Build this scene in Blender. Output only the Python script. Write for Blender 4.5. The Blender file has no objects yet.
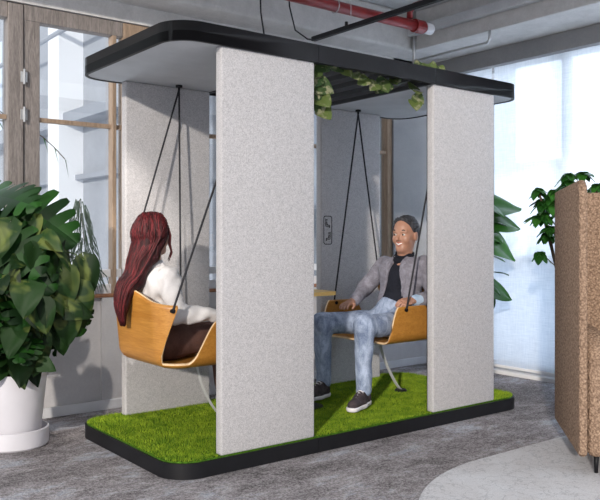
import bpy, bmesh, math, random
import numpy as np
from mathutils import Vector, Matrix
random.seed(7); RNG = np.random.default_rng(7)
SC = bpy.context.scene; COL = SC.collection
PI = math.pi

# ------------------------------------------------------------------ camera
A = math.atan2(.614, .789)
cam_d = bpy.data.cameras.new('camera'); cam = bpy.data.objects.new('camera', cam_d); COL.objects.link(cam)
cam.location = (0, 0, 1.21); cam.rotation_euler = (PI/2, 0, -A)
cam_d.lens = 46.1; cam_d.sensor_width = 36; cam_d.shift_y = -.02; cam_d.clip_end = 200
SC.camera = cam

# ------------------------------------------------------------------ materials
def new_mat(name):
    m = bpy.data.materials.new(name); m.use_nodes = True
    nt = m.node_tree; return m, nt, nt.nodes['Principled BSDF']
def tc(nt, kind='Object', scale=(1, 1, 1), rot=(0, 0, 0)):
    t = nt.nodes.new('ShaderNodeTexCoord'); mp = nt.nodes.new('ShaderNodeMapping')
    mp.inputs['Scale'].default_value = scale; mp.inputs['Rotation'].default_value = rot
    nt.links.new(t.outputs[kind], mp.inputs[0]); return mp.outputs[0]
def noise(nt, vec, scale, detail=4, rough=.6, dist=0):
    n = nt.nodes.new('ShaderNodeTexNoise'); n.inputs['Scale'].default_value = scale
    n.inputs['Detail'].default_value = detail; n.inputs['Roughness'].default_value = rough
    n.inputs['Distortion'].default_value = dist
    nt.links.new(vec, n.inputs['Vector']); return n.outputs['Fac']
def ramp(nt, fac, stops):
    r = nt.nodes.new('ShaderNodeValToRGB'); e = r.color_ramp.elements
    while len(e) < len(stops): e.new(.5)
    for el, (p, c) in zip(e, stops): el.position = p; el.color = (*c, 1)
    nt.links.new(fac, r.inputs[0]); return r.outputs[0]
def mixc(nt, fac, a, b, mode='MIX'):
    m = nt.nodes.new('ShaderNodeMix'); m.data_type = 'RGBA'; m.blend_type = mode
    if isinstance(fac, (int, float)): m.inputs[0].default_value = fac
    else: nt.links.new(fac, m.inputs[0])
    for i, v in ((6, a), (7, b)):
        if isinstance(v, tuple): m.inputs[i].default_value = (*v, 1)
        else: nt.links.new(v, m.inputs[i])
    return m.outputs[2]
def bump(nt, b, h, s=.3, d=.01):
    n = nt.nodes.new('ShaderNodeBump'); n.inputs['Strength'].default_value = s; n.inputs['Distance'].default_value = d
    nt.links.new(h, n.inputs['Height']); nt.links.new(n.outputs[0], b.inputs['Normal'])
def plain(name, c, rough=.6, metal=0, spec=.5, nscale=0, namt=.12, bmp=0, two=None):
    m, nt, b = new_mat(name)
    b.inputs['Roughness'].default_value = rough; b.inputs['Metallic'].default_value = metal
    b.inputs['Specular IOR Level'].default_value = spec
    if nscale:
        f = noise(nt, tc(nt), nscale)
        lo = tuple(x*(1-namt) for x in c); hi = two or tuple(min(1, x*(1+namt)) for x in c)
        nt.links.new(ramp(nt, f, [(.35, lo), (.65, hi)]), b.inputs['Base Color'])
        if bmp: bump(nt, b, f, bmp, .004)
    else: b.inputs['Base Color'].default_value = (*c, 1)
    return m
M = {}
def fabric(name, lo, hi, s1=260, bs=.5):
    m, nt, b = new_mat(name); v = tc(nt)
    f = noise(nt, v, s1, 3, .8); g = noise(nt, v, 40, 3, .6)
    c = ramp(nt, f, [(.36, lo), (.62, hi)])
    c = mixc(nt, .12, c, ramp(nt, g, [(.4, lo), (.6, hi)]))
    nt.links.new(c, b.inputs['Base Color']); b.inputs['Roughness'].default_value = .95
    b.inputs['Specular IOR Level'].default_value = .15
    bump(nt, b, f, bs, .003); return m
M['panel'] = fabric('grey_felt', (.33, .32, .33), (.60, .58, .585), 210)
M['panel_in'] = fabric('grey_felt_edge', (.40, .36, .33), (.60, .56, .53), 210)
M['black'] = plain('black_metal', (.007, .007, .009), .5, 0, .3, 8, .15)
M['blackrope'] = plain('black_rope', (.03, .03, .035), .8, 0, .3, 200, .5, .3)
M['slat'] = plain('black_slat', (.012, .012, .014), .6)
M['soffit'] = plain('white_soffit', (.55, .56, .58), .7, 0, .3, 6, .05)
M['greypaint'] = plain('grey_paint', (.55, .55, .56), .4)
M['steel'] = plain('brushed_steel', (.62, .62, .62), .35, .9)
M['white'] = plain('white_paint', (.72, .72, .74), .5, 0, .4, 5, .04)
M['ceramic'] = plain('white_pot', (.70, .68, .72), .45, 0, .4, 5, .03)
M['soil'] = plain('soil', (.05, .035, .025), .95, 0, .2, 60, .5, .8)
M['redpipe'] = plain('red_pipe_paint', (.26, .022, .022), .35, 0, .5, 12, .2)
def concrete(name, lo, hi, sc=3):
    m, nt, b = new_mat(name); v = tc(nt, 'Object', (1, 1, 1))
    f = noise(nt, v, sc, 8, .7, .5); g = noise(nt, v, 60, 4, .7)
    c = mixc(nt, .25, ramp(nt, f, [(.3, lo), (.7, hi)]), ramp(nt, g, [(.35, lo), (.65, hi)]))
    nt.links.new(c, b.inputs['Base Color']); b.inputs['Roughness'].default_value = .85
    bump(nt, b, g, .15, .004); return m
M['concrete'] = concrete('ceiling_concrete', (.48, .485, .50), (.68, .69, .71))
M['beam'] = concrete('beam_concrete', (.50, .49, .48), (.70, .68, .67), 6)
M['plaster'] = concrete('wall_plaster', (.50, .48, .49), (.66, .64, .64), 2)
M['wallgrey'] = concrete('wall_grey', (.26, .26, .27), (.36, .35, .35), 2)
def wood(name, lo, hi, scale=(1, 1, 1), ring=6, rough=.5, dist=3, fine=40, bmp=.15):
    m, nt, b = new_mat(name); v = tc(nt, 'Object', scale)
    f = noise(nt, v, ring, 6, .65, dist); g = noise(nt, v, fine, 3, .7, .4)
    c = mixc(nt, .4, ramp(nt, f, [(.3, lo), (.68, hi)]), ramp(nt, g, [(.35, lo), (.65, hi)]))
    nt.links.new(c, b.inputs['Base Color']); b.inputs['Roughness'].default_value = rough
    bump(nt, b, g, bmp, .002); return m
M['ply'] = wood('oak_plywood', (.36, .135, .018), (.58, .275, .055), (3, .35, 6), 7, .42, .6, 26, .06)
M['plyedge'] = wood('plywood_edge', (.62, .40, .20), (.86, .66, .42), (4, 4, 4), 9, .5, .5, 60, .05)
M['tabletop'] = wood('yellow_table_ply', (.62, .38, .10), (.82, .56, .18), (1, 6, 6), 6, .35)
M['oldwood'] = wood('weathered_window_timber', (.10, .085, .078), (.37, .325, .30), (9, 9, .8), 4, .8, 1.5, 30, .3)
M['mullion'] = wood('brown_mullion_timber', (.20, .14, .095), (.46, .33, .23), (9, 9, .8), 4, .7, 1.5, 30, .2)
M['sill'] = wood('orange_sill_timber', (.22, .09, .04), (.42, .2, .1), (.8, 9, 9), 4, .6, 1.5, 30, .2)

# carpet
m, nt, b = new_mat('mottled_grey_carpet'); v = tc(nt)
vs = tc(nt, 'Object', (1, 2.0, 1), (0, 0, .5))
big = noise(nt, vs, 1.5, 10, .78, .25); fine = noise(nt, v, 95, 2, .9); mid = noise(nt, vs, 7, 8, .85, .2)
c = ramp(nt, big, [(.41, (.10, .088, .09)), (.48, (.25, .225, .23)), (.53, (.42, .385, .39)), (.60, (.66, .71, .82))])
c = mixc(nt, .38, c, ramp(nt, mid, [(.42, (.08, .07, .073)), (.60, (.46, .425, .43))]))
c = mixc(nt, .36, c, ramp(nt, fine, [(.44, (.035, .03, .032)), (.58, (.62, .58, .58))]))
nt.links.new(c, b.inputs['Base Color']); b.inputs['Roughness'].default_value = 1; b.inputs['Specular IOR Level'].default_value = .1
bump(nt, b, fine, 1, .008); M['carpet'] = m
# rug
m, nt, b = new_mat('pale_grey_rug'); v = tc(nt)
vo = nt.nodes.new('ShaderNodeTexVoronoi'); vo.feature = 'DISTANCE_TO_EDGE'; vo.inputs['Scale'].default_value = 5
d1 = noise(nt, v, 6, 5, .8)
vm = nt.nodes.new('ShaderNodeVectorMath'); vm.operation = 'ADD'; nt.links.new(v, vm.inputs[0])
nn = nt.nodes.new('ShaderNodeTexNoise'); nn.inputs['Scale'].default_value = 5; nn.inputs['Detail'].default_value = 6
nt.links.new(v, nn.inputs['Vector']); nt.links.new(nn.outputs['Color'], vm.inputs[1]); nt.links.new(vm.outputs[0], vo.inputs['Vector'])
c = ramp(nt, vo.outputs['Distance'], [(0, (.24, .23, .24)), (.045, (.64, .62, .625))])
c = mixc(nt, .45, c, ramp(nt, noise(nt, v, 2.5, 6, .7, .5), [(.35, (.50, .47, .48)), (.65, (.72, .74, .78))]))
fz = noise(nt, v, 220, 2, .8)
c = mixc(nt, .25, c, ramp(nt, fz, [(.4, (.30, .29, .29)), (.6, (.8, .8, .8))]))
nt.links.new(c, b.inputs['Base Color']); b.inputs['Roughness'].default_value = 1; b.inputs['Specular IOR Level'].default_value = .1
bump(nt, b, fz, .5, .004); M['rug'] = m
# turf
def island(nt):
    g = nt.nodes.new('ShaderNodeNewGeometry'); return g.outputs['Random Per Island']
m, nt, b = new_mat('turf_blades')
r1 = ramp(nt, island(nt), [(0, (.08, .16, .008)), (.5, (.22, .38, .014)), (1, (.46, .58, .04))])
g = noise(nt, tc(nt), 9, 6, .75)
nt.links.new(mixc(nt, .5, r1, ramp(nt, g, [(.42, (.05, .13, .006)), (.6, (.36, .46, .03))])), b.inputs['Base Color'])
b.inputs['Roughness'].default_value = .6; b.inputs['Specular IOR Level'].default_value = .2; M['turf'] = m
M['turfbase'] = plain('turf_backing', (.05, .12, .01), .95, 0, .1, 60, .4)
# boucle
m, nt, b = new_mat('brown_boucle'); v = tc(nt)
vo = nt.nodes.new('ShaderNodeTexVoronoi'); vo.inputs['Scale'].default_value = 75; nt.links.new(v, vo.inputs['Vector'])
f = noise(nt, v, 130, 3, .7)
c = mixc(nt, .5, ramp(nt, vo.outputs['Distance'], [(.1, (.52, .36, .25)), (.75, (.13, .08, .055))]), ramp(nt, f, [(.35, (.16, .10, .07)), (.65, (.50, .35, .25))]))
nt.links.new(c, b.inputs['Base Color']); b.inputs['Roughness'].default_value = 1; b.inputs['Specular IOR Level'].default_value = .1
inv = nt.nodes.new('ShaderNodeMath'); inv.operation = 'SUBTRACT'; inv.inputs[0].default_value = 1; nt.links.new(vo.outputs['Distance'], inv.inputs[1])
bump(nt, b, inv.outputs[0], 1, .008); M['boucle'] = m
# leaves
def leafmat(name, dark, light, veg=None, rough=.32, varsc=6):
    m, nt, b = new_mat(name)
    r = ramp(nt, island(nt), [(0, dark), (1, light)])
    if veg:
        g = noise(nt, tc(nt), varsc, 2, .5, .8)
        g2 = nt.nodes.new('ShaderNodeValToRGB'); g2.color_ramp.elements[0].position = .54; g2.color_ramp.elements[1].position = .66
        nt.links.new(g, g2.inputs[0]); r = mixc(nt, g2.outputs[0], r, veg)
    nt.links.new(r, b.inputs['Base Color']); b.inputs['Roughness'].default_value = rough
    b.inputs['Specular IOR Level'].default_value = .22
    tr = nt.nodes.new('ShaderNodeBsdfTranslucent'); nt.links.new(r, tr.inputs[0])
    mx = nt.nodes.new('ShaderNodeMixShader'); mx.inputs[0].default_value = .13
    nt.links.new(b.outputs[0], mx.inputs[1]); nt.links.new(tr.outputs[0], mx.inputs[2])
    nt.links.new(mx.outputs[0], nt.nodes['Material Output'].inputs[0]); return m
M['monstera'] = leafmat('monstera_leaf', (.003, .016, .003), (.012, .060, .006), None, .55)
M['heart'] = leafmat('variegated_leaf', (.002, .010, .002), (.011, .038, .006), (.085, .11, .025), .55)
M['fern'] = leafmat('grey_green_leaf', (.05, .08, .06), (.16, .20, .17), None, .6)
M['shef'] = leafmat('bright_green_leaf', (.010, .05, .008), (.035, .14, .02))
M['pothos'] = leafmat('pothos_leaf', (.02, .05, .02), (.12, .16, .045), (.24, .24, .14), .4, 25)
M['stem'] = plain('green_stem', (.09, .15, .04), .6)
M['trunk'] = plain('brown_stem', (.10, .065, .04), .8, 0, .3, 30, .3)
# clothes & skin
def cloth(name, lo, hi, sc=6, fine=260, rough=.9, stretch=(1, 1, 1), mixf=.35):
    m, nt, b = new_mat(name)
    f = noise(nt, tc(nt, 'Object', stretch), sc, 4, .6, .4); g = noise(nt, tc(nt), fine, 2, .8)
    c = mixc(nt, mixf, ramp(nt, f, [(.35, lo), (.65, hi)]), ramp(nt, g, [(.35, lo), (.65, hi)]))
    nt.links.new(c, b.inputs['Base Color']); b.inputs['Roughness'].default_value = rough; b.inputs['Specular IOR Level'].default_value = .2
    bump(nt, b, g, .25, .002); return m
M['denim'] = cloth('faded_denim', (.10, .14, .24), (.50, .58, .74), 13, 240, .9, (1.6, 1.6, .7))
M['jacket'] = cloth('grey_jacket_cloth', (.16, .15, .18), (.30, .29, .34), 30, 200)
M['shirtcuff'] = cloth('pale_blue_shirt', (.30, .42, .60), (.50, .62, .78), 12, 200)
M['blackshirt'] = cloth('black_shirt', (.008, .009, .014), (.022, .024, .035), 8, 200)
M['blouse'] = cloth('white_blouse', (.52, .50, .50), (.70, .68, .68), 6, 200)
M['browntrousers'] = cloth('brown_trousers', (.07, .035, .028), (.15, .08, .065), 7, 200)
M['shoe'] = cloth('dark_canvas', (.03, .025, .03), (.09, .07, .075), 30, 300)
M['sole'] = plain('white_rubber', (.78, .74, .76), .5)
def skin(name, c):
    m, nt, b = new_mat(name); f = noise(nt, tc(nt), 25, 3, .6)
    nt.links.new(ramp(nt, f, [(.3, tuple(x*.85 for x in c)), (.7, c)]), b.inputs['Base Color'])
    b.inputs['Roughness'].default_value = .45; b.inputs['Subsurface Weight'].default_value = .08
    b.inputs['Subsurface Radius'].default_value = (.02, .008, .004); return m
M['skin_m'] = skin('tan_skin', (.48, .25, .17)); M['skin_w'] = skin('fair_skin', (.70, .42, .32))
M['lips'] = plain('lips', (.42, .10, .08), .4); M['teeth'] = plain('teeth', (.85, .82, .78), .3)
M['eyew'] = plain('eye_white', (.75, .73, .70), .2); M['iris'] = plain('dark_iris', (.02, .012, .008), .2)
def hairmat(name, cols, rough=.38):
    m, nt, b = new_mat(name)
    f = noise(nt, tc(nt, 'Object', (14, 14, 1.2)), 6, 4, .7, .5)
    k = len(cols); c1 = ramp(nt, island(nt), [(i/(k-1), c) for i, c in enumerate(cols)])
    c2 = ramp(nt, f, [(.3+.4*i/(k-1), c) for i, c in enumerate(cols)])
    nt.links.new(mixc(nt, .5, c1, c2), b.inputs['Base Color']); b.inputs['Roughness'].default_value = rough
    bump(nt, b, f, .5, .004); b.inputs['Specular IOR Level'].default_value = .22; return m
M['hair_w'] = hairmat('auburn_hair', [(.010, .004, .005), (.045, .009, .010), (.20, .022, .028)], .5)
M['hair_dark'] = hairmat('dark_auburn_hair', [(.010, .003, .004), (.04, .008, .009), (.10, .014, .016)], .6)
M['hair_m'] = hairmat('dark_greying_hair', [(.008, .008, .010), (.022, .022, .026), (.07, .07, .08)], .5)
# glass and blind
def glassmat(name, tint, gl=.10):
    m, nt, b = new_mat(name); nt.nodes.remove(b)
    t = nt.nodes.new('ShaderNodeBsdfTransparent'); t.inputs[0].default_value = (*tint, 1)
    g = nt.nodes.new('ShaderNodeBsdfGlossy'); g.inputs['Roughness'].default_value = .02
    x = nt.nodes.new('ShaderNodeMixShader'); x.inputs[0].default_value = gl
    nt.links.new(t.outputs[0], x.inputs[1]); nt.links.new(g.outputs[0], x.inputs[2])
    nt.links.new(x.outputs[0], nt.nodes['Material Output'].inputs[0]); return m
M['glass'] = glassmat('window_glass', (.93, .95, .97))
m, nt, b = new_mat('sheer_blind_fabric'); nt.nodes.remove(b)
wv = noise(nt, tc(nt, 'Object', (1, 1, .05)), 180, 2, .7); wh = noise(nt, tc(nt, 'Object', (1, .05, 1)), 180, 2, .7)
cc = mixc(nt, .5, ramp(nt, wv, [(.35, (.70, .74, .79)), (.65, (.93, .95, .97))]), ramp(nt, wh, [(.35, (.70, .74, .79)), (.65, (.93, .95, .97))]))
tl = nt.nodes.new('ShaderNodeBsdfTranslucent'); nt.links.new(cc, tl.inputs[0])
df = nt.nodes.new('ShaderNodeBsdfDiffuse'); nt.links.new(cc, df.inputs[0])
tp = nt.nodes.new('ShaderNodeBsdfTransparent'); tp.inputs[0].default_value = (.93, .96, 1, 1)
x1 = nt.nodes.new('ShaderNodeMixShader'); x1.inputs[0].default_value = .35
nt.links.new(tl.outputs[0], x1.inputs[1]); nt.links.new(df.outputs[0], x1.inputs[2])
x2 = nt.nodes.new('ShaderNodeMixShader'); x2.inputs[0].default_value = .33
nt.links.new(x1.outputs[0], x2.inputs[1]); nt.links.new(tp.outputs[0], x2.inputs[2])
nt.links.new(x2.outputs[0], nt.nodes['Material Output'].inputs[0]); M['blind'] = m
M['facade'] = plain('pale_facade', (.40, .42, .46), .9, 0, .2, 1.5, .10)
M['facade2'] = plain('pale_blue_facade', (.74, .82, .93), .9, 0, .2, 1.2, .10)
M['ledge'] = plain('grey_ledge', (.34, .36, .40), .8)
M['gap_light'] = plain('gap_light_white', (.9, .92, .95), .9)  # bright white that stands in for sunlight in the facade gap

# ------------------------------------------------------------------ objects
def wloc(o):
    v = Vector(o.location)
    while o.parent: o = o.parent; v += o.location
    return v
def props(o, label=None, cat=None, group=None, kind=None):
    if label: o['label'] = label
    if cat: o['category'] = cat
    if group: o['group'] = group
    if kind: o['kind'] = kind
    return o
def thing(name, label, cat, loc, group=None):
    o = bpy.data.objects.new(name, None); COL.objects.link(o); o.location = loc; o.empty_display_size = .1
    return props(o, label, cat, group)
def mesh(name, V, F, mat, parent=None, smooth=False, edges=None, mats=None, midx=None):
    V = np.asarray(V, dtype=float).reshape(-1, 3)
    if parent: off = np.array(wloc(parent))
    else:
        off = np.array([(V[:, 0].min()+V[:, 0].max())/2, (V[:, 1].min()+V[:, 1].max())/2, V[:, 2].min()])
    me = bpy.data.meshes.new(name); me.from_pydata((V-off).tolist(), [], [tuple(f) for f in F]); me.update()
    for mm in (mats or [mat]): me.materials.append(M[mm] if isinstance(mm, str) else mm)
    if midx is not None: me.polygons.foreach_set('material_index', midx)
    if smooth: me.polygons.foreach_set('use_smooth', [True]*len(me.polygons))
    o = bpy.data.objects.new(name, me); COL.objects.link(o)
    if parent: o.parent = parent
    else: o.location = off
    return o
class MB:
    def __init__(s): s.V = []; s.F = []
    def add(s, V, F):
        n = len(s.V); s.V += [tuple(v) for v in V]; s.F += [tuple(i+n for i in f) for f in F]; return s
    def box(s, a, b, bev=0, seg=2, R=None):
        bm = bmesh.new(); bmesh.ops.create_cube(bm, size=1)
        a = Vector(a); b = Vector(b); c = (a+b)/2; d = b-a
        for v in bm.verts: v.co = Vector((v.co.x*d.x, v.co.y*d.y, v.co.z*d.z))
        if bev: bmesh.ops.bevel(bm, geom=bm.edges[:], offset=bev, segments=seg, profile=.5, affect='EDGES')
        bm.verts.index_update()
        V = [(R @ v.co if R else v.co)+c for v in bm.verts]; F = [[v.index for v in f.verts] for f in bm.faces]; bm.free()
        return s.add(V, F)
    def tube(s, pts, r, n=8, cap=True):
        pts = [Vector(p) for p in pts]; rs = r if isinstance(r, (list, tuple)) else [r]*len(pts)
        V = []; F = []; t0 = (pts[1]-pts[0]).normalized(); up = Vector((0, 0, 1)) if abs(t0.z) < .9 else Vector((1, 0, 0))
        x = t0.cross(up).normalized()
        for i, p in enumerate(pts):
            t = (pts[min(i+1, len(pts)-1)]-pts[max(i-1, 0)]).normalized()
            x = (x-t*x.dot(t)).normalized(); y = t.cross(x)
            for k in range(n):
                a = 2*PI*k/n; V.append(p+(x*math.cos(a)+y*math.sin(a))*rs[i])
        for i in range(len(pts)-1):
            for k in range(n):
                F.append((i*n+k, i*n+(k+1) % n, (i+1)*n+(k+1) % n, (i+1)*n+k))
        if cap: F.append(tuple(range(n))[::-1]); F.append(tuple((len(pts)-1)*n+k for k in range(n)))
        return s.add(V, F)
    def lathe(s, c, prof, n=40):
        V = []; F = []
        for r, z in prof:
            for k in range(n): V.append((c[0]+r*math.cos(2*PI*k/n), c[1]+r*math.sin(2*PI*k/n), c[2]+z))
        for i in range(len(prof)-1):
            for k in range(n): F.append((i*n+k, i*n+(k+1) % n, (i+1)*n+(k+1) % n, (i+1)*n+k))
        return s.add(V, F)
    def prism(s, outline, z0, z1):
        n = len(outline); V = [(x, y, z0) for x, y in outline]+[(x, y, z1) for x, y in outline]
        F = [tuple(range(n))[::-1], tuple(range(n, 2*n))]+[(i, (i+1) % n, n+(i+1) % n, n+i) for i in range(n)]
        return s.add(V, F)
    def obj(s, name, mat, parent=None, smooth=False, **k):
        return mesh(name, s.V, s.F, mat, parent, smooth, **k)
def autosmooth(o, ang=40):
    me = o.data; me.polygons.foreach_set('use_smooth', [True]*len(me.polygons))
    bm = bmesh.new(); bm.from_mesh(me)
    for e in bm.edges:
        if len(e.link_faces) == 2 and e.calc_face_angle(0) > math.radians(ang): e.smooth = False
    bm.to_mesh(me); bm.free(); return o
def struct(name, mb, mat):
    o = mb.obj(name, mat); o['kind'] = 'structure'; return o
def box1(name, a, b, mat, parent=None, bev=0, **k): return MB().box(a, b, bev).obj(name, mat, parent, **k)
def rrect(x0, x1, y0, y1, r, n=14):
    P = []
    for cx, cy, a0 in ((x1-r, y0+r, -PI/2), (x1-r, y1-r, 0), (x0+r, y1-r, PI/2), (x0+r, y0+r, PI)):
        for k in range(n+1):
            a = a0+PI/2*k/n; P.append((cx+r*math.cos(a), cy+r*math.sin(a)))
    return P

# ------------------------------------------------------------------ setting
WY = 5.15; WX = 5.60; CZ = 3.25
struct('floor', MB().box((-3, -2, -.1), (6.2, 5.35, 0)), 'carpet')
struct('ceiling', MB().box((1.2, .6, CZ), (6.2, 5.4, CZ+.15)), 'concrete')
# back wall: low wall, pier, header, timber posts
w = MB(); w.box((.3, WY, 0), (2.22, WY+.2, .79)); w.box((2.22, WY-.03, 0), (WX+.2, WY+.2, .79))
struct('wall_back', w, 'plaster')
struct('wall_back_corner', MB().box((5.12, WY, .79), (WX+.2, WY+.2, 2.9)), 'wallgrey')
o = struct('baseboard_back', MB().box((.3, WY-.045, 0), (WX, WY-.03, .07), .004), 'white')
bh = MB(); bh.box((.3, 4.86, 2.9), (WX, WY+.2, CZ), .03, 3); bh.box((.3, WY, 2.77), (WX, WY+.2, 2.9))
struct('trim_beam_back', bh, 'beam')
bh = MB(); bh.box((5.07, .2, 2.90), (WX+.2, 4.86, CZ), .01)
struct('trim_beam_right', bh, 'beam')
struct('trim_window_head', MB().box((WX-.03, .2, 2.75), (WX+.25, WY, 2.9), .004), 'wallgrey')
struct('trim_beam_ledge', MB().box((5.0, .2, 3.02), (5.07, 4.86, 3.10), .01), 'concrete')
def window(n, x0, x1, timber, y=WY+.02, post=.11, mull=None, both=False):
    e = bpy.data.objects.new('window_%d' % n, None); COL.objects.link(e); e.location = ((x0+x1)/2, y, .79); e['kind'] = 'structure'
    f = MB(); f.box((x0, y, .79), (x0+post, y+.08, 2.76), .006); 
    if both: f.box((x1-post, y, .79), (x1, y+.08, 2.76), .006)
    f.box((x0+.001, y-.004, 2.662), (x1-.001, y+.083, 2.768), .004)
    f.obj('window_frame', timber, e)
    b_ = MB(); b_.box((x0+post, y+.01, .80), (x1, y+.07, .88), .004); b_.box((x0+post, y+.02, .93), (x1, y+.06, .985), .004)
    b_.obj('bottom_rail', 'white', e)
    q = MB(); q.box((x0+post, y+.015, 1.995), (x1, y+.055, 2.025), .003)
    q.obj('muntin', 'mullion', e)
    if mull: MB().box((mull, y-.015, .80), (mull+.03, y+.06, 2.66), .003).obj('mullion', 'mullion', e)
    g = MB().box((x0+post, y+.045, .80), (x1, y+.051, 2.66)).obj('pane', 'glass', e)
    return e
window(1, .60, 1.585, 'oldwood')
w2 = window(2, 1.69, 2.40, 'oldwood', mull=2.315)
o = MB().box((1.585, WY+.005, .79), (1.685, WY+.11, 2.76), .006).obj('side_post', 'oldwood', w2)
for z in (2.28, 2.03):
    h = MB(); h.tube([(1.688, WY-.004, z-.05), (1.688, WY-.004, z+.05)], .009, 10); h.box((1.665, WY, z-.035), (1.71, WY+.006, z+.035), .002)
    h.obj('hinge', 'steel', w2, smooth=False)
xs = [2.40, 3.05, 3.70, 4.35]
for i, x in enumerate(xs): window(3+i, x, x+.65 if i < 3 else 5.12, 'mullion', post=.06, mull=(x+.35), both=(i == 3))
struct('trim_sill', MB().box((.3, WY-.035, .79), (5.12, WY+.02, .815), .006), 'sill')
# right window: glazing frame, blind
e = bpy.data.objects.new('window_7', None); COL.objects.link(e); e.location = (WX+.15, 2.7, 0); e['kind'] = 'structure'
f = MB()
for y in (.4, 1.5, 2.6, 3.7, 4.75): f.box((WX+.12, y, .06), (WX+.2, y+.06, 2.75), .004)
f.box((WX+.12, .2, 0), (WX+.2, WY, .10)); f.box((WX+.12, .2, 1.0), (WX+.2, WY, 1.06))
f.obj('window_frame', 'white', e)
MB().box((WX+.155, .2, .08), (WX+.161, WY, 2.75)).obj('pane', 'glass', e)
MB().box((WX+.17, .2, .10), (WX+.175, WY, 1.0)).obj('spandrel_panel', 'blind', e)
t = thing('roller_blind', 'sheer white roller blind hanging over the bright right-hand window', 'blind', (WX+.05, 2.8, .05))
for y0, y1 in ((.25, 2.58), (2.61, 4.40), (4.43, 5.1)):
    MB().box((WX+.048, y0, .07), (WX+.051, y1, 2.76)).obj('blind_panel', 'blind', t)
    MB().box((WX+.04, y0, .05), (WX+.06, y1, .075), .003).obj('bottom_bar', 'white', t)
struct('baseboard_right', MB().box((WX-.01, .2, 0), (WX+.06, WY, .035), .004), 'white')

# exterior seen through the windows
t = thing('neighbouring_building', 'pale neighbouring building with ledges seen through the left window', 'building', (3.8, 10, -3))
MB().box((3.6, 5.9, -3), (8, 30, 9)).obj('wall', 'facade', t)
g = MB(); g.box((3.35, 6, 2.55), (3.6, 30, 2.68)); g.box((3.5, 6, 1.9), (3.6, 30, 1.96)); g.obj('ledge', 'ledge', t)
MB().tube([(3.3, 6, 3.62), (3.3, 30, 3.62)], .03).obj('handrail', 'ledge', t)
for y in (6.5, 9.2, 12, 16):
    p = MB().box((3.59, y, 2.85), (3.61, y+.7, 4.2)).obj('window', 'facade2', t)
MB().box((3.3, 8.85, -3), (3.62, 9.20, 9)).obj('sunlit_gap_strip', 'gap_light', t)  # white pillar standing in for the strip of sunlight in a facade gap
for i, (x, y, s, h) in enumerate(((24, 9.5, 5, 5.2), (26, 15.4, 6, 3.6), (24, 3.8, 5, 2.9))):
    t = thing('far_building', ['tall pale blue tower standing beyond the blind of the right window', 'lower wide pale block beyond the blind, left of the tall tower', 'pale block beyond the blind, right of the tall tower'][i], 'building', (x, y, -5), 'buildings beyond the right window')
    MB().box((x-s/2, y-s/2, -5), (x+s/2, y+s/2, h)).obj('wall', 'facade2', t)
    MB().box((x-s/2-.1, y-s/2-.1, h), (x+s/2+.1, y+s/2+.1, h+.3)).obj('roof', 'facade', t)

# rug
o = mesh('area_rug', *(lambda mb: (mb.V, mb.F))(MB().prism(rrect(2.12, 5.3, -.6, 2.69, 1.2, 24), .001, .012)), 'rug')
props(o, 'large pale grey rug with rounded corners under the brown armchair', 'rug')

# ------------------------------------------------------------------ pod
PX0, PX1, PY0, PY1 = 1.826, 4.645, 3.355, 4.60
ZB = .08
pod = thing('meeting_pod', 'freestanding open meeting pod with grey felt panels and black roof rim', 'pod', (3.22, 3.97, 0))
seams = (2.745, 3.715)
R_ = .17
def clipx(P, a, b):
    out = []
    n = len(P)
    def cut(P, x, keep):
        res = []
        for i in range(len(P)):
            p, q = P[i], P[(i+1) % len(P)]
            ip, iq = keep(p[0]), keep(q[0])
            if ip: res.append(p)
            if ip != iq:
                t = (x-p[0])/(q[0]-p[0]); res.append((x, p[1]+t*(q[1]-p[1])))
        return res
    P = cut(P, a, lambda v: v >= a); return cut(P, b, lambda v: v <= b)
outline = rrect(PX0, PX1, PY0, PY1, R_, 20)
segs = ((PX0-1, seams[0]-.0015), (seams[0]+.0015, seams[1]-.0015), (seams[1]+.0015, PX1+1))
for a, b_ in segs:
    o = MB().prism(clipx(outline, a, b_), .0, ZB).obj('base_section', 'black', pod); autosmooth(o, 30)
tout = rrect(PX0+.012, PX1-.012, PY0+.012, PY1-.012, R_-.012, 20)
tb = MB().prism(tout, ZB, ZB+.008).obj('turf_mat', 'turfbase', pod)
# turf blades
N = 150000
x = RNG.uniform(PX0+.012, PX1-.012, N); y = RNG.uniform(PY0+.012, PY1-.012, N)
r = R_-.012; cx = np.clip(x, PX0+R_, PX1-R_); cy = np.clip(y, PY0+R_, PY1-R_)
ok = (np.hypot(x-cx, y-cy) < r)
for (a, b_) in ((2.10, 2.74), (3.70, 4.34)):
    for (c_, d_) in ((3.36, 3.445), (4.50, 4.58)): ok &= ~((x > a) & (x < b_) & (y > c_) & (y < d_))
x = x[ok]; y = y[ok]; N = len(x)
a = RNG.uniform(0, 2*PI, N); h = RNG.uniform(.006, .019, N); la = RNG.uniform(0, 2*PI, N); ll = RNG.uniform(0, .012, N); wd = .0012
base = np.stack([x, y, np.full(N, ZB+.007)], 1)
dx = np.stack([np.cos(a)*wd, np.sin(a)*wd, np.zeros(N)], 1)
tip = base+np.stack([np.cos(la)*ll, np.sin(la)*ll, h], 1)
V = np.stack([base-dx, base+dx, tip], 1).reshape(-1, 3)
o = mesh('artificial_grass', V, np.arange(3*N).reshape(-1, 3).tolist(), 'turf', pod); o['kind'] = 'stuff'
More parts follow.
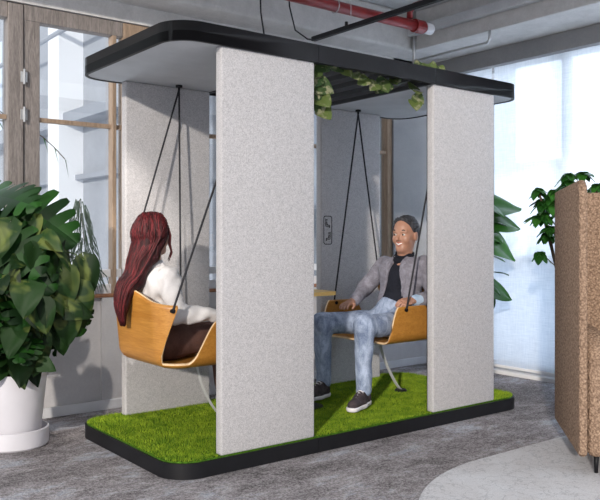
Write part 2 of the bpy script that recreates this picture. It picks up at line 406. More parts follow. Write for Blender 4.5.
# panels
PN = [(2.11, 2.73), (3.71, 4.33)]
ZP0, ZP1 = ZB+.004, 2.205
def panel(x0, x1, y0, y1, inner):
    p = MB().box((x0, y0, ZP0), (x1, y1, ZP1), .012, 4).obj('felt_panel', 'panel', pod); autosmooth(p, 35)
    yy = (y1, y1+.008) if inner > 0 else (y0-.008, y0)
    return p
for x0, x1 in PN:
    panel(x0, x1, 3.372, 3.430, 1)
    MB().box((x0+.01, 3.430, ZP0), (x1+.008, 3.438, ZP1)).obj('panel_backing', 'black', pod)
    panel(x0, x1, 4.505, 4.570, -1)
# roof: fascia sections, soffits, slats
ZR0, ZR1 = 2.20, 2.30
inner = rrect(PX0+.02, PX1-.02, PY0+.02, PY1-.02, R_-.02, 20)
def ringseg(a, b_, name, yside=0):
    # fascia wall strip following the outline between x=a and x=b_
    mb = MB(); n = len(outline)
    def cl(p, q):
        (x1, y1), (x2, y2) = p, q
        lo, hi = max(a, min(x1, x2)), min(b_, max(x1, x2))
        if max(x1, x2) < a or min(x1, x2) > b_: return None
        if abs(x2-x1) < 1e-9: return p, q, 0, 1
        t1 = (max(a, min(b_, x1))-x1)/(x2-x1); t2 = (max(a, min(b_, x2))-x1)/(x2-x1)
        if abs(t2-t1) < 1e-9: return None
        return (0, 0), (0, 0), t1, t2
    for i in range(n):
        j = (i+1) % n; c = cl(outline[i], outline[j])
        if yside and (outline[i][1]+outline[j][1]-2*3.97)*yside < 0: continue
        if not c: continue
        t1, t2 = c[2], c[3]
        L = lambda P, t: (P[i][0]+(P[j][0]-P[i][0])*t, P[i][1]+(P[j][1]-P[i][1])*t)
        o1, o2, i1, i2 = L(outline, t1), L(outline, t2), L(inner, t1), L(inner, t2)
        V = [(*o1, ZR0), (*o2, ZR0), (*o2, ZR1), (*o1, ZR1), (*i1, ZR0), (*i2, ZR0), (*i2, ZR1), (*i1, ZR1)]
        mb.add(V, [(0, 1, 2, 3), (5, 4, 7, 6), (3, 2, 6, 7), (1, 0, 4, 5), (0, 3, 7, 4), (1, 5, 6, 2)])
    o = mb.obj(name, 'black', pod)
    bm = bmesh.new(); bm.from_mesh(o.data); bmesh.ops.remove_doubles(bm, verts=bm.verts, dist=1e-5); bm.to_mesh(o.data); bm.free()
    autosmooth(o, 30)
for i, (a, b_) in enumerate(segs):
    for ys in ((-1, 1) if i == 1 else (0,)): ringseg(a, b_, 'roof_rim', ys)
for a, b_ in (segs[0], segs[2]):
    MB().prism(clipx(inner, a, b_), ZR0+.005, ZR0+.03).obj('soffit_panel', 'soffit', pod)
    x = b_ if a < 2 else a
    MB().box((x-.012, PY0+.02, ZR0), (x+.012, PY1-.02, ZR1)).obj('roof_crossbar', 'slat', pod)
for k in range(5):
    x = 2.84+k*.195; MB().box((x-.05, PY0+.02, ZR0+.015), (x+.05, PY1-.02, ZR1-.012), .002).obj('roof_slat', 'slat', pod)
# pictogram plate on the right rear panel
sx, sz, sy = 3.775, 1.27, 4.5035
f = MB(); P = []
def rr2(w, h, r, n=5):
    return [(x, z) for x, z in rrect(-w/2, w/2, -h/2, h/2, r, n)]
o1, i1 = rr2(.085, .22, .018), rr2(.073, .208, .014); n = len(o1)
V = [(sx+a, sy, sz+b) for a, b in o1]+[(sx+a, sy, sz+b) for a, b in i1]+[(sx+a, sy+.003, sz+b) for a, b in o1]+[(sx+a, sy+.003, sz+b) for a, b in i1]
F = []
for i in range(n):
    j = (i+1) % n; F += [(i, j, n+j, n+i), (i, 2*n+i, 2*n+j, j), (n+i, n+j, 3*n+j, 3*n+i)]
sg = mesh('pictogram_sign', V, F, 'black', pod)
for q, dz in ((1, .052), (-1, -.048)):
    ic = MB()
    ic.tube([(sx-.012*q, sy, sz+dz+.022), (sx-.012*q, sy, sz+dz+.030)], .007, 10)
    ic.tube([(sx-.012*q, sy, sz+dz+.014), (sx-.008*q, sy, sz+dz-.012), (sx+.014*q, sy, sz+dz-.014), (sx+.016*q, sy, sz+dz-.034)], .004, 6)
    ic.tube([(sx-.024*q, sy, sz+dz+.006), (sx-.02*q, sy, sz+dz-.022), (sx+.006*q, sy, sz+dz-.024)], .0028, 6)
    ic.tube([(sx-.024*q, sy, sz+dz+.035), (sx-.024*q, sy, sz+dz+.0)], .002, 6)
    ic.obj('pictogram', 'black', sg)

# ------------------------------------------------------------------ swing chairs
def swing(x0, d, label, hang_x, yc=3.98):
    """x0: back plane, d: +1 faces +X, -1 faces -X"""
    L, HW, CR, z0, fr = .61, .35, .15, .505, .075
    t = thing('swing_chair', label, 'swing chair', (x0+d*.3, yc, z0), 'hanging swing chairs in the pod')
    l1 = L-CR; la = CR*PI/2; l2 = 2*(HW-CR); T = 2*l1+2*la+l2
    def path(s):
        s = max(0, min(T, s))
        if s > T/2: x, y, nx, ny = path(T-s); return x, -y, nx, -ny
        if s <= l1: return L-s, -HW, 0, -1
        if s <= l1+la:
            a = (s-l1)/CR; return CR-CR*math.sin(a), -(HW-CR)-CR*math.cos(a), -math.sin(a), -math.cos(a)
        return 0, -(HW-CR)+(s-l1-la), -1, 0
    def sm(a, b, v):
        t_ = max(0, min(1, (v-a)/(b-a))); return t_*t_*(3-2*t_)
    def height(s):
        if s > T/2: s = T-s
        x = s
        if x < .075: return .022+.225*math.sqrt(max(0, 1-(1-min(1, x/.075))**2))**1.6
        wing = .247
        if x < l1-.10: return wing
        c0 = l1-.10
        if x < l1+.02: return wing*(1-sm(c0, l1+.02, x))+.022*sm(c0, l1+.02, x)
        if x < l1+.185: return .022
        top = .345+.07*sm(l1+.25, T/2, x)
        return .022+(top-.022)*sm(l1+.185, l1+.235, x)
    def warp(s, h):
        m_ = s > T/2; q = T-s if m_ else s
        w = 0
        if q > l1+.06: w = -.165*max(0, h-.02)/.33*(1-sm(l1+.22, T/2, q))
        elif q > .2: w = -.05*max(0, h)/.25*sm(.25, l1-.1, q)*(q <= l1+.02)
        r_ = q+w
        return T-r_ if m_ else r_
    ns = 230; nb = 5; na = 7; nu = 12
    V = []; rows = nb+na+nu
    ss = [T*i/(ns-1) for i in range(ns)]
    for s in ss:
        H = height(s)+fr*0
        x, y, nx, ny = path(s)
        sxp = max(x, .20) if abs(ny) > .99 else .20
        # arc-length like profile: fillet then wall, truncated at height H
        for k in range(rows):
            if k < nb:
                u = k/nb; bx, by = x-nx*fr, y-ny*fr; V.append((sxp+(bx-sxp)*u, by*u, 0))
            else:
                amax = math.acos(max(-1, 1-min(H, fr)/fr))
                if k < nb+na:
                    a = amax*(k-nb)/(na-1); zz = fr*(1-math.cos(a)); hx = fr*(math.sin(a)-1)
                    px, py, qx, qy = path(warp(s, zz))
                    V.append((px+qx*hx, py+qy*hx, zz))
                else:
                    u = (k-nb-na+1)/nu
                    if H > fr: zz = fr+(H-fr)*u; hx = 0
                    else: zz = H+.0002*u; hx = fr*(math.sin(amax)-1)+.0002*u
                    px, py, qx, qy = path(warp(s, zz)); lean = .10*(zz-fr) if zz > fr else 0
                    V.append((px+qx*(hx+lean), py+qy*(hx+lean*.4), zz))
    F = [(i*rows+k, (i+1)*rows+k, (i+1)*rows+k+1, i*rows+k+1) for i in range(ns-1) for k in range(rows-1)]
    # weld spine
    W = [(x0+d*v[0], yc+(v[1]), z0+v[2]) for v in V]
    if d < 0: F = [f[::-1] for f in F]
    sh = mesh('shell', W, F, 'ply', t, True, mats=['ply', 'plyedge'])
    bm = bmesh.new(); bm.from_mesh(sh.data); bmesh.ops.remove_doubles(bm, verts=bm.verts, dist=.0006)
    bmesh.ops.recalc_face_normals(bm, faces=bm.faces); bm.to_mesh(sh.data); bm.free()
    md = sh.modifiers.new('thick', 'SOLIDIFY'); md.thickness = .014; md.offset = 0; md.material_offset_rim = 1
    md.use_rim = True
    # attach points
    att = {}
    for side in (-1, 1):
        for nm, q, zz in (('rear', l1+.245, .315), ('front', .13, .225)):
            s = q if side < 0 else T-q
            px, py, qx, qy = path(warp(s, zz)); lean = .10*(zz-fr)
            att[(side, nm)] = Vector((x0+d*(px+qx*(lean)), yc+py+qy*(lean*.4), z0+zz))
    for side in (-1, 1):
        hy = 3.56 if side < 0 else 4.43
        hp = Vector((hang_x, hy, ZR0+.004))
        hk = MB(); hk.lathe((hp.x, hp.y, ZR0-.010), [(0, 0), (.022, 0), (.022, .014), (0, .014)], 16)
        hk.tube([(hp.x, hp.y, ZR0-.03), (hp.x, hp.y, ZR0-.008)], .008, 8); hk.obj('ceiling_hook', 'black', t)
        for nm in ('rear', 'front'):
            a = att[(side, nm)]; out = Vector((0, side*.016, 0))
            r_ = MB(); r_.tube([hp+Vector((0, 0, -.028)), a+out+Vector((0, 0, .012)), a+out*.6-Vector((0, 0, .004))], .0062, 8)
            rp = r_.obj('rope', 'blackrope', t, True)
            k_ = MB(); k_.tube([a-out*.8, a+out*1.1], .013, 12); k_.obj('eyelet', 'black', rp)
    # curved steel spring strut
    xb = x0+d*.36; pts = []
    for k in range(15):
        u = k/14; pts.append((xb+(.02+.20*u**1.6 if d > 0 else .22*u**1.2-.02), yc, z0-.012-(z0-.012-.105)*(1-(1-u)**1.25)))
    V = []; F = []
    for i, p in enumerate(pts):
        for sy_, sz_ in ((-.014, -.003), (.014, -.003), (.014, .003), (-.014, .003)): V.append((p[0]+sz_, p[1]+sy_, p[2]))
    for i in range(len(pts)-1):
        for k in range(4): F.append((i*4+k, i*4+(k+1) % 4, i*4+4+(k+1) % 4, i*4+4+k))
    st = mesh('spring_strut', V, F, 'greypaint', t, False)
    e_ = pts[-1]; fp = MB(); fp.lathe((e_[0], e_[1], ZB+.010), [(0, 0), (.045, 0), (.045, .010), (.036, .018), (0, .018)], 24); fp.obj('floor_plate', 'black', t)
    sp = MB(); sp.box((xb-.09, yc-.07, z0-.014), (xb+.09, yc+.07, z0-.007), .002); sp.obj('seat_bracket', 'black', t)
    return t, att
swA, attA = swing(1.94, 1, 'oak plywood swing chair on black ropes holding the red-haired woman', 2.45)
swB, attB = swing(4.19, -1, 'oak plywood swing chair on black ropes holding the man in jeans', 4.02)

# table
t = thing('side_table', 'small yellow plywood table between the two swing chairs', 'table', (3.2, 4.0, ZB))
MB().prism(rrect(2.92, 3.28, 3.80, 4.20, .05, 8), .838, .862).obj('tabletop', 'tabletop', t)
p = MB(); p.tube([(3.17, 4.0, ZB+.01), (3.17, 4.0, .838)], .022, 16); p.obj('pole', 'black', t, True)
p = MB(); p.lathe((3.17, 4.0, ZB+.009), [(0, 0), (.11, 0), (.11, .008), (.03, .014), (0, .014)], 32); p.obj('foot_plate', 'black', t)

# ------------------------------------------------------------------ implicit modelling
class Field:
    def __init__(s, lo, hi, h):
        s.h = h; s.lo = np.array(lo, float); s.n = np.ceil((np.array(hi)-s.lo)/h).astype(int)+1
        s.ax = [s.lo[i]+h*np.arange(s.n[i]) for i in range(3)]
        s.F = np.full(tuple(s.n), 1.0, np.float32)
    def sub(s, bl, bh, m):
        i0 = np.clip(np.floor((np.array(bl)-m-s.lo)/s.h).astype(int), 0, s.n); i1 = np.clip(np.ceil((np.array(bh)+m-s.lo)/s.h).astype(int)+1, 0, s.n)
        sl = tuple(slice(a, b) for a, b in zip(i0, i1))
        if any(b <= a for a, b in zip(i0, i1)): return None
        g = np.meshgrid(*[s.ax[i][sl[i]] for i in range(3)], indexing='ij'); return sl, np.stack(g, -1).astype(np.float32)
    def comb(s, sl, d, k, op):
        F = s.F[sl]
        if op == 'u':
            h = np.maximum(k-np.abs(F-d), 0)/k; s.F[sl] = np.minimum(F, d)-h*h*k/4
        elif op == 's':
            h = np.maximum(k-np.abs(F+d), 0)/k; s.F[sl] = np.maximum(F, -d)+h*h*k/4
    def rc(s, a, b, ra, rb, k=.03, flat=None, op='u'):
        a = np.array(a, np.float32); b = np.array(b, np.float32); r = max(ra, rb)
        m = k+3*s.h+(r*(1 if not flat else 1))
        q = s.sub(np.minimum(a, b), np.maximum(a, b), m)
        if q is None: return s
        sl, P = q; p = P-a; ba = b-a
        if flat:
            nrm, fac = np.array(flat[0], np.float32), flat[1]; nrm = nrm/np.linalg.norm(nrm)
            p = p+(p@nrm)[..., None]*nrm*(fac-1); ba = ba+nrm*(ba@nrm)*(fac-1)
        t = np.clip((p@ba)/max(1e-9, float(ba@ba)), 0, 1)
        d = np.linalg.norm(p-t[..., None]*ba, axis=-1)-(ra+(rb-ra)*t)
        s.comb(sl, d, k, op); return s
    def ell(s, c, r, axes, k=.02, op='u'):
        c = np.array(c, np.float32); R = np.array(axes, np.float32); r = np.array(r, np.float32)
        q = s.sub(c-r.max(), c+r.max(), k+3*s.h)
        if q is None: return s
        sl, P = q; p = (P-c)@R.T
        k0 = np.linalg.norm(p/r, axis=-1); k1 = np.linalg.norm(p/(r*r), axis=-1)+1e-6
        s.comb(sl, k0*(k0-1)/k1, k, op); return s
    def plane(s, p, n):   # keep the side where dot(x-p,n)<0
        n = np.array(n, float); n /= np.linalg.norm(n)
        d = (s.ax[0][:, None, None]-p[0])*n[0]+(s.ax[1][None, :, None]-p[1])*n[1]+(s.ax[2][None, None, :]-p[2])*n[2]
        s.F = np.maximum(s.F, d.astype(np.float32)); return s
    def wrinkle(s, amp, fr, seed=0):
        rg = np.random.default_rng(seed); X = s.ax[0][:, None, None]; Y = s.ax[1][None, :, None]; Z = s.ax[2][None, None, :]
        tot = 0
        for i in range(5):
            v = rg.normal(size=3); v *= fr*(.6+.4*i)/np.linalg.norm(v)
            w = rg.normal(size=3)*fr*.3
            tot = tot+np.sin(v[0]*X+v[1]*Y+v[2]*Z+rg.uniform(0, 6)+1.5*np.sin(w[0]*X+w[1]*Y+w[2]*Z))/(1+.5*i)
        s.F = s.F+(amp*tot).astype(np.float32); return s
    def mesh(s):
        F = s.F; F = np.pad(F[1:-1, 1:-1, 1:-1], 1, constant_values=1.0); h = s.h
        S = F < 0; n = np.array(F.shape)
        c = [S[i:n[0]-1+i, j:n[1]-1+j, k:n[2]-1+k] for i in (0, 1) for j in (0, 1) for k in (0, 1)]
        cnt = sum(x.astype(np.int8) for x in c); act = (cnt > 0) & (cnt < 8)
        I, J, K = np.nonzero(act); idx = np.full(act.shape, -1, np.int64); idx[I, J, K] = np.arange(len(I))
        acc = np.zeros((len(I), 3)); w = np.zeros(len(I))
        for (a, b) in [((i, j, 0), (i, j, 1)) for i in (0, 1) for j in (0, 1)]+[((i, 0, j), (i, 1, j)) for i in (0, 1) for j in (0, 1)]+[((0, i, j), (1, i, j)) for i in (0, 1) for j in (0, 1)]:
            fa = F[I+a[0], J+a[1], K+a[2]]; fb = F[I+b[0], J+b[1], K+b[2]]
            mk = (fa < 0) != (fb < 0); t = np.where(mk, fa/np.where(mk, fa-fb, 1), 0)
            pa = np.array(a, float); pb = np.array(b, float)
            acc += np.where(mk[:, None], pa+(pb-pa)*t[:, None], 0); w += mk
        V = (np.stack([I, J, K], 1)+acc/w[:, None])*h+s.lo
        faces = []
        for ax in range(3):
            o1, o2 = [(1, 2), (2, 0), (0, 1)][ax]
            sl0 = [slice(1, n[i]-1) for i in range(3)]; sl0[ax] = slice(0, n[ax]-1); sl1 = list(sl0); sl1[ax] = slice(1, n[ax])
            A_, B_ = S[tuple(sl0)], S[tuple(sl1)]; mk = A_ != B_
            q = np.stack(np.nonzero(mk), 1)+np.array([s_.start for s_ in sl0])
            flip = A_[mk]
            d1 = np.zeros(3, int); d1[o1] = 1; d2 = np.zeros(3, int); d2[o2] = 1
            g = lambda e: idx[e[:, 0], e[:, 1], e[:, 2]]
            f = np.stack([g(q-d1-d2), g(q-d2), g(q), g(q-d1)], 1)
            f[~flip] = f[~flip][:, ::-1]; faces.append(f)
        return V, np.concatenate(faces)
def join(parts):
    V = []; F = []; n = 0
    for v, f in parts: V.append(v); F.append(np.asarray(f)+n); n += len(v)
    return np.concatenate(V), np.concatenate(F)
def fobj(name, fld, mat, parent, **k):
    V, F = fld.mesh(); return mesh(name, V, F.tolist(), mat, parent, True, **k)
nv = lambda v: np.array(v, float)
def unit(v): v = nv(v); return v/np.linalg.norm(v)

def head_sdf(f, C, fw, rt, up, s=1.0):
    ax = [fw, rt, up]; P = lambda a, b, c: C+s*(fw*a+rt*b+up*c)
    f.ell(P(-.004, 0, .028), (.096*s, .075*s, .094*s), ax, .02)
    f.ell(P(.028, 0, -.045), (.060*s, .055*s, .062*s), ax, .04)
    f.rc(P(.066, -.012, -.093), P(.066, .012, -.093), .019*s, .019*s, .03)
    for q in (-1, 1):
        f.ell(P(.055, q*.038, -.026), (.028*s, .026*s, .026*s), ax, .025)
        f.rc(P(.080, q*.014, .026), P(.072, q*.046, .024), .010*s, .008*s, .015)
        f.ell(P(.094, q*.031, .004), (.012*s, .016*s, .011*s), ax, .012, 's')
        f.ell(P(-.004, q*.077, -.008), (.020*s, .008*s, .031*s), ax, .006)
        f.rc(P(.094, q*.012, -.031), P(.090, q*.013, -.030), .007*s, .007*s, .006)
    f.rc(P(.088, 0, .010), P(.108, 0, -.026), .007*s, .0115*s, .010)
def face_parts(parent, C, fw, rt, up, s, brow_mat, smile=True, h=.0022):
    P = lambda a, b, c: C+s*(fw*a+rt*b+up*c); ax = [fw, rt, up]
    def F_(c, r): return Field(c-r, c+r, h)
    for q in (-1, 1):
        c = P(.0765, q*.031, .003); f = F_(c, .02); f.ell(c, (.0115*s, .0125*s, .0085*s), ax, .001); o = fobj('eye', f, 'eyew', parent)
        c2 = P(.0865, q*.031, .003); f = F_(c2, .012); f.ell(c2, (.0035*s, .0065*s, .0065*s), ax, .001); fobj('iris', f, 'iris', o)
        a, b_, c3 = P(.087, q*.014, .028), P(.086, q*.034, .034), P(.074, q*.050, .027)
        f = F_((a+c3)/2, .04); f.rc(a, b_, .0035*s, .0038*s, .003); f.rc(b_, c3, .0038*s, .002*s, .003); fobj('eyebrow', f, brow_mat, parent)
    c = P(.088, 0, -.058); f = F_(c, .045)
    sm_ = .006 if smile else 0
    for q in (-1, 1):
        f.rc(P(.0925, 0, -.052), P(.078, q*.029, -.050+sm_), .0042*s, .0025*s, .003)
        f.rc(P(.0895, 0, -.069), P(.078, q*.029, -.050+sm_), .0045*s, .0025*s, .003)
    fobj('lips', f, 'lips', parent)
    f = F_(c, .045)
    for q in (-1, 1): f.rc(P(.0905, 0, -.0595), P(.082, q*.021, -.055+sm_*.6), .0062*s, .004*s, .003)
    fobj('teeth', f, 'teeth', parent)
def hand_sdf(f, W, d, n, side, s=1.0, curl=.5, thumb=None):
    """W wrist, d direction to fingers, n back-of-hand normal, side = +1 thumb towards d x n"""
    d = unit(d); n = unit(n-d*np.dot(n, d)); r = np.cross(d, n)*side
    P = lambda a, b, c: W+s*(d*a+r*b+n*c)
    f.rc(P(-.02, 0, 0), P(.02, 0, 0), .025*s, .024*s, .02, (n, 1.35))
    for b_, l in ((.028, .085), (.009, .090), (-.011, .086), (-.029, .076)):
        f.rc(P(.015, b_*.6, 0), P(l, b_, 0), .017*s, .0125*s, .012, (n, 1.2))
    for b_, l, r0 in ((.030, .072, .0088), (.010, .080, .0092), (-.011, .074, .0088), (-.030, .058, .0078)):
        base = P(.085-abs(b_)*.12, b_, 0); a = .25*curl; p = base; rr = r0*s
        for j, fr_ in enumerate((.45, .30, .25)):
            q = p+s*l*fr_*(d*math.cos(a)-n*math.sin(a)+r*b_*1.5*(1-curl)); f.rc(p, q, rr, rr*.92, .006); p = q; rr *= .92; a += .75*curl
    # thumb leaves the side of the palm near its base
    p0 = P(.022, .022, -.004); p1 = P(.052, .046, -.014); p2 = P(.080, .052, -.022); p3 = P(.100, .050, -.030)
    f.rc(p0, p1, .014*s, .0115*s, .012); f.rc(p1, p2, .0108*s, .0098*s, .005); f.rc(p2, p3, .0098*s, .008*s, .004)

# ------------------------------------------------------------------ man
def shoe(parent, heel, d, mat_top='shoe', s=1.0, ankle=None):
    d = unit(d); r = np.cross(d, (0, 0, 1.)); P = lambda a, b, c: heel+s*(d*a+r*b+nv((0, 0, 1))*c)
    lo = np.minimum(P(-.1, 0, 0), P(.38, 0, 0))-.12; hi = np.maximum(P(-.1, 0, 0), P(.38, 0, 0))+.12; hi[2] = heel[2]+.16; lo[2] = heel[2]-.02
    f = Field(lo, hi, .0045)
    f.rc(P(.01, 0, .045), P(.10, 0, .045), .036, .038, .02); f.rc(P(.10, 0, .042), P(.215, 0, .034), .040, .036, .03)
    f.rc(P(.02, 0, .05), P(.02, 0, .105), .036, .037, .03); f.rc(P(.04, 0, .09), P(.13, 0, .055), .032, .03, .02)
    f.plane(P(0, 0, .018), (0, 0, -1)); f.plane(P(0, 0, .118), (0, 0, 1))
    up = fobj('shoe', f, mat_top, parent)
    f = Field(lo, hi, .0045)
    f.rc(P(.005, 0, .02), P(.10, 0, .02), .042, .043, .02, None); f.rc(P(.10, 0, .02), P(.22, 0, .02), .046, .041, .03)
    f.plane(P(0, 0, .002), (0, 0, -1)); f.plane(P(0, 0, .027), (0, 0, 1))
    fobj('sole', f, 'sole', up)
    lc = MB()
    for k in range(5):
        a = .065+k*.022; z = .113-k*.0105
        lc.tube([P(a, -.022, z-.008), P(a+.008, 0, z+.003), P(a, .022, z-.008)], .0028, 6)
        lc.tube([P(a+.012, -.022, z-.012), P(a+.004, 0, z+.002), P(a+.010, .022, z-.012)], .0024, 6)
    lc.obj('laces', 'sole', up, True)

man = thing('person', 'man in grey jacket, black shirt and jeans sitting in the right swing chair', 'person', (3.82, 3.88, .52))
fw = unit((-1, -.12, 0))
pel = nv((3.86, 3.90, .62)); chest = nv((3.95, 3.89, .88)); nb_ = nv((3.965, 3.88, 1.055))
HC = nv((3.965, 3.865, 1.232)); hs = 1.07
hf = unit((-1, -.22, -.03)); hr = unit(np.cross(hf, (0, 0, 1))); hu = np.cross(hr, hf)
shL = nv((3.975, 3.695, 1.02)); elL = nv((4.02, 3.625, .80)); wrL = nv((3.84, 3.655, .785))   # near arm (his left)
shR = nv((3.955, 4.065, 1.015)); elR = nv((3.86, 4.19, .83)); wrR = nv((3.665, 4.10, .755))
hipL = nv((3.84, 3.80, .61)); knL = nv((3.43, 3.72, .635)); anL = nv((3.44, 3.74, .19))
hipR = nv((3.84, 4.00, .61)); knR = nv((3.37, 4.09, .625)); anR = nv((3.42, 4.12, .19))
f = Field((3.15, 3.45, .10), (4.20, 4.35, 1.42), .0045)
head_sdf(f, HC, hf, hr, hu, hs)
f.rc(nb_-(0, 0, .03), HC+hf*.0-hu*.05, .058, .052, .04)
tn = (fw, 1.45)
f.rc(pel, chest, .12, .13, .05, tn); f.rc(chest+(0, -.05, .08), chest+(0, .05, .08), .08, .08, .06)
for a, b_, ra, rb in ((shL, elL, .048, .036), (elL, wrL, .036, .026), (shR, elR, .048, .036), (elR, wrR, .036, .026),
                      (hipL, knL, .072, .05), (knL, anL, .048, .035), (hipR, knR, .072, .05), (knR, anR, .048, .035), (nb_-nv((0, 0, .07)), shL-nv((0, 0, .02)), .035, .035), (nb_-nv((0, 0, .07)), shR-nv((0, 0, .02)), .035, .035)):
    f.rc(a, b_, ra, rb, .03)
hand_sdf(f, wrL+nv((-.012, .0, .005)), (-1, -.02, -.12), (0, -.45, 1), 1, 1.0, .75)
hand_sdf(f, wrR+nv((-.012, 0, .0)), (-.9, -.42, -.12), (0, .1, 1), -1, 1.0, .35)
body = fobj('body', f, 'skin_m', man)
face_parts(man, HC, hf, hr, hu, hs, 'hair_m')
# hair: short sides, swept up top
f = Field(HC-.17, HC+.17, .0035)
P = lambda a, b, c: HC+hs*(hf*a+hr*b+hu*c)
f.ell(P(-.012, 0, .036), (.099*hs, .083*hs, .098*hs), [hf, hr, hu], .01)
f.wrinkle(.0016, 260, 3)
f.plane(P(.052, 0, .075), unit(hf*.95-hu*.45)); 
for q in (-1, 1): f.ell(P(.04, q*.09, -.02), (.055, .04, .05), [hf, hr, hu], .01, 's')
f.plane(P(-.03, 0, -.055), -hu)
for k in range(11):
    b_ = -.045+.009*k; f.rc(P(.040, b_, .102-abs(b_)*.3), P(.055+.006*math.sin(k*2), b_*1.05+.004, .117-abs(b_)*.4+.007*math.sin(k*3)), .012, .006, .010)
    f.rc(P(-.02, b_, .118-abs(b_)*.4), P(.045, b_, .104-abs(b_)*.4), .012, .010, .012)
fobj('hair', f, 'hair_m', man)
# black shirt
f = Field((3.5, 3.55, .5), (4.3, 4.3, 1.2), .006)
f.rc(pel+(0, 0, .02), chest, .135, .142, .05, tn); f.rc(chest+(0, -.06, .07), chest+(0, .06, .07), .092, .092, .06)
f.rc(nb_-(0, 0, .04), nb_+nv((-.006, -.002, .03)), .072, .064, .03)
f.ell(nb_+nv((-.03, -.01, .075)), (.05, .052, .055), [hf, hr, hu], .01, 's'); f.wrinkle(.0011, 45, 5)
fobj('shirt', f, 'blackshirt', man)
# jacket, open at the front
f = Field((3.4, 3.42, .5), (4.35, 4.4, 1.2), .006)
f.rc(pel+(.01, 0, .0), chest+nv((.0, 0, 0)), .152, .164, .05, tn); f.rc(chest+nv((.0, -.09, .09)), chest+nv((.0, .09, .09)), .103, .103, .06)
f.rc(nb_+nv((.02, 0, -.03)), nb_+nv((.02, 0, .0)), .078, .072, .03)
for a, b_, ra, rb in ((shL, elL, .068, .057), (elL, wrL+nv((.03, 0, 0)), .056, .044), (shR, elR, .066, .055), (elR, wrR+nv((.03, 0, .01)), .055, .042)): f.rc(a, b_, ra, rb, .025)
f.wrinkle(.0022, 40, 9)
Xg = f.ax[0][:, None, None]; Yg = f.ax[1][None, :, None]; Zg = f.ax[2][None, None, :]
base_F = f.F.copy()
yc = np.interp(Zg, [.55, .80, 1.12], [3.875, 3.862, 3.868]); ww = np.interp(Zg, [.58, .80, .95, 1.04, 1.12], [.125, .078, .062, .050, .050])
openF = np.maximum(ww-np.abs(Yg-yc), Xg*0+3.93-Xg)   # > 0 inside the opening
openF = np.minimum(ww-np.abs(Yg-yc), 3.935-Xg)
f.F = np.maximum(f.F, openF.astype(np.float32))
f.ell(nb_+nv((-.02, -.01, .085)), (.066, .064, .055), [hf, hr, hu], .01, 's')
fobj('jacket', f, 'jacket', man)
lw = np.interp(Zg, [.80, .84, .985, .99, 1.02, 1.025, 1.10], [0, .006, .058, .034, .034, .050, .030])
d = np.abs(Yg-yc)
g_ = Field((3.4, 3.42, .5), (4.35, 4.4, 1.2), .006); g_.F = np.maximum(base_F-.0065, np.maximum(np.maximum(ww-.004-d, d-ww-lw), np.maximum(Xg-3.93, np.maximum(.80-Zg, Zg-1.10)))).astype(np.float32)
fobj('lapel', g_, 'jacket', man)
f = Field(nb_-.14, nb_+.14, .004)
for k in range(17):
    a = -2.6+5.2*k/16; p = nb_+nv((-.010, -.002, .012))+.062*(hf*math.cos(a)+hr*math.sin(a))+nv((0, 0, .012-.030*math.cos(a)))
    if k: f.rc(pp, p, .015, .015, .006)
    pp = p
fobj('shirt_collar', f, 'blackshirt', man)
# shirt cuff near hand
f = Field(wrL-.10, wrL+.12, .005); f.rc(wrL+nv((-.004, 0, 0)), wrL+nv((.05, 0, .0)), .037, .050, .01); fobj('shirt_cuff', f, 'shirtcuff', man)
# jeans
f = Field((3.2, 3.5, .12), (4.15, 4.3, .85), .006)
f.rc(pel+nv((.0, -.06, .01)), pel+nv((0, .06, .01)), .115, .115, .04); f.rc(pel, pel+(.01, 0, .07), .13, .135, .04, tn)
for a, b_, c, sd in ((hipL, knL, anL, 1), (hipR, knR, anR, 2)):
    f.rc(a, b_, .092, .069, .04); f.rc(b_, c+(0, 0, .02), .067, .052, .03)
f.wrinkle(.0024, 38, 12)
f.plane((0, 0, .165), (0, 0, -1))
fobj('jeans', f, 'denim', man)
shoe(man, nv((3.475, 3.757, .105)), (-1, -.5, 0), s=1.06)
shoe(man, nv((3.43, 4.12, .105)), (-1, -.25, 0))

# ------------------------------------------------------------------ woman
wom = thing('person', 'woman with long auburn hair and white blouse sitting in the left swing chair', 'person', (2.2, 3.98, .52))
wf = unit((1, .12, 0))
pel = nv((2.16, 3.98, .62)); chest = nv((2.115, 3.98, .88)); nb_ = nv((2.11, 3.98, 1.03))
HC = nv((2.105, 4.0, 1.228)); hf = unit((1, .22, -.06)); hr = unit(np.cross(hf, (0, 0, 1))); hu = np.cross(hr, hf); hs = .97
shR = nv((2.115, 3.83, .995)); elR = nv((2.12, 3.765, .785)); wrR = nv((2.33, 3.70, .775))   # her right arm, near the camera
shL = nv((2.12, 4.13, .995)); elL = nv((2.16, 4.20, .78)); wrL = nv((2.36, 4.12, .74))
hips = [(nv((2.18, 3.90, .61)), nv((2.58, 3.90, .63)), nv((2.60, 3.88, .19))), (nv((2.18, 4.06, .61)), nv((2.59, 4.07, .63)), nv((2.64, 4.08, .19)))]
f = Field((1.98, 3.6, .10), (2.80, 4.32, 1.40), .0045)
head_sdf(f, HC, hf, hr, hu, hs)
f.rc(nb_-(0, 0, .04), HC-hu*.05-hf*.01, .047, .043, .03)
tn = (wf, 1.4)
f.rc(pel, chest, .11, .108, .05, tn)
for a, b_, ra, rb in ((shR, elR, .038, .030), (elR, wrR, .030, .021), (shL, elL, .038, .030), (elL, wrL, .030, .021), (nb_-nv((0, 0, .05)), shR-nv((0, 0, .01)), .032, .032), (nb_-nv((0, 0, .05)), shL-nv((0, 0, .01)), .032, .032)): f.rc(a, b_, ra, rb, .03)
for a, b_, c in hips: f.rc(a, b_, .07, .046, .03); f.rc(b_, c, .045, .03, .03)
hand_sdf(f, wrR+nv((.012, 0, .0)), (1, .03, -.08), (0, -.3, 1), -1, .88, .6)
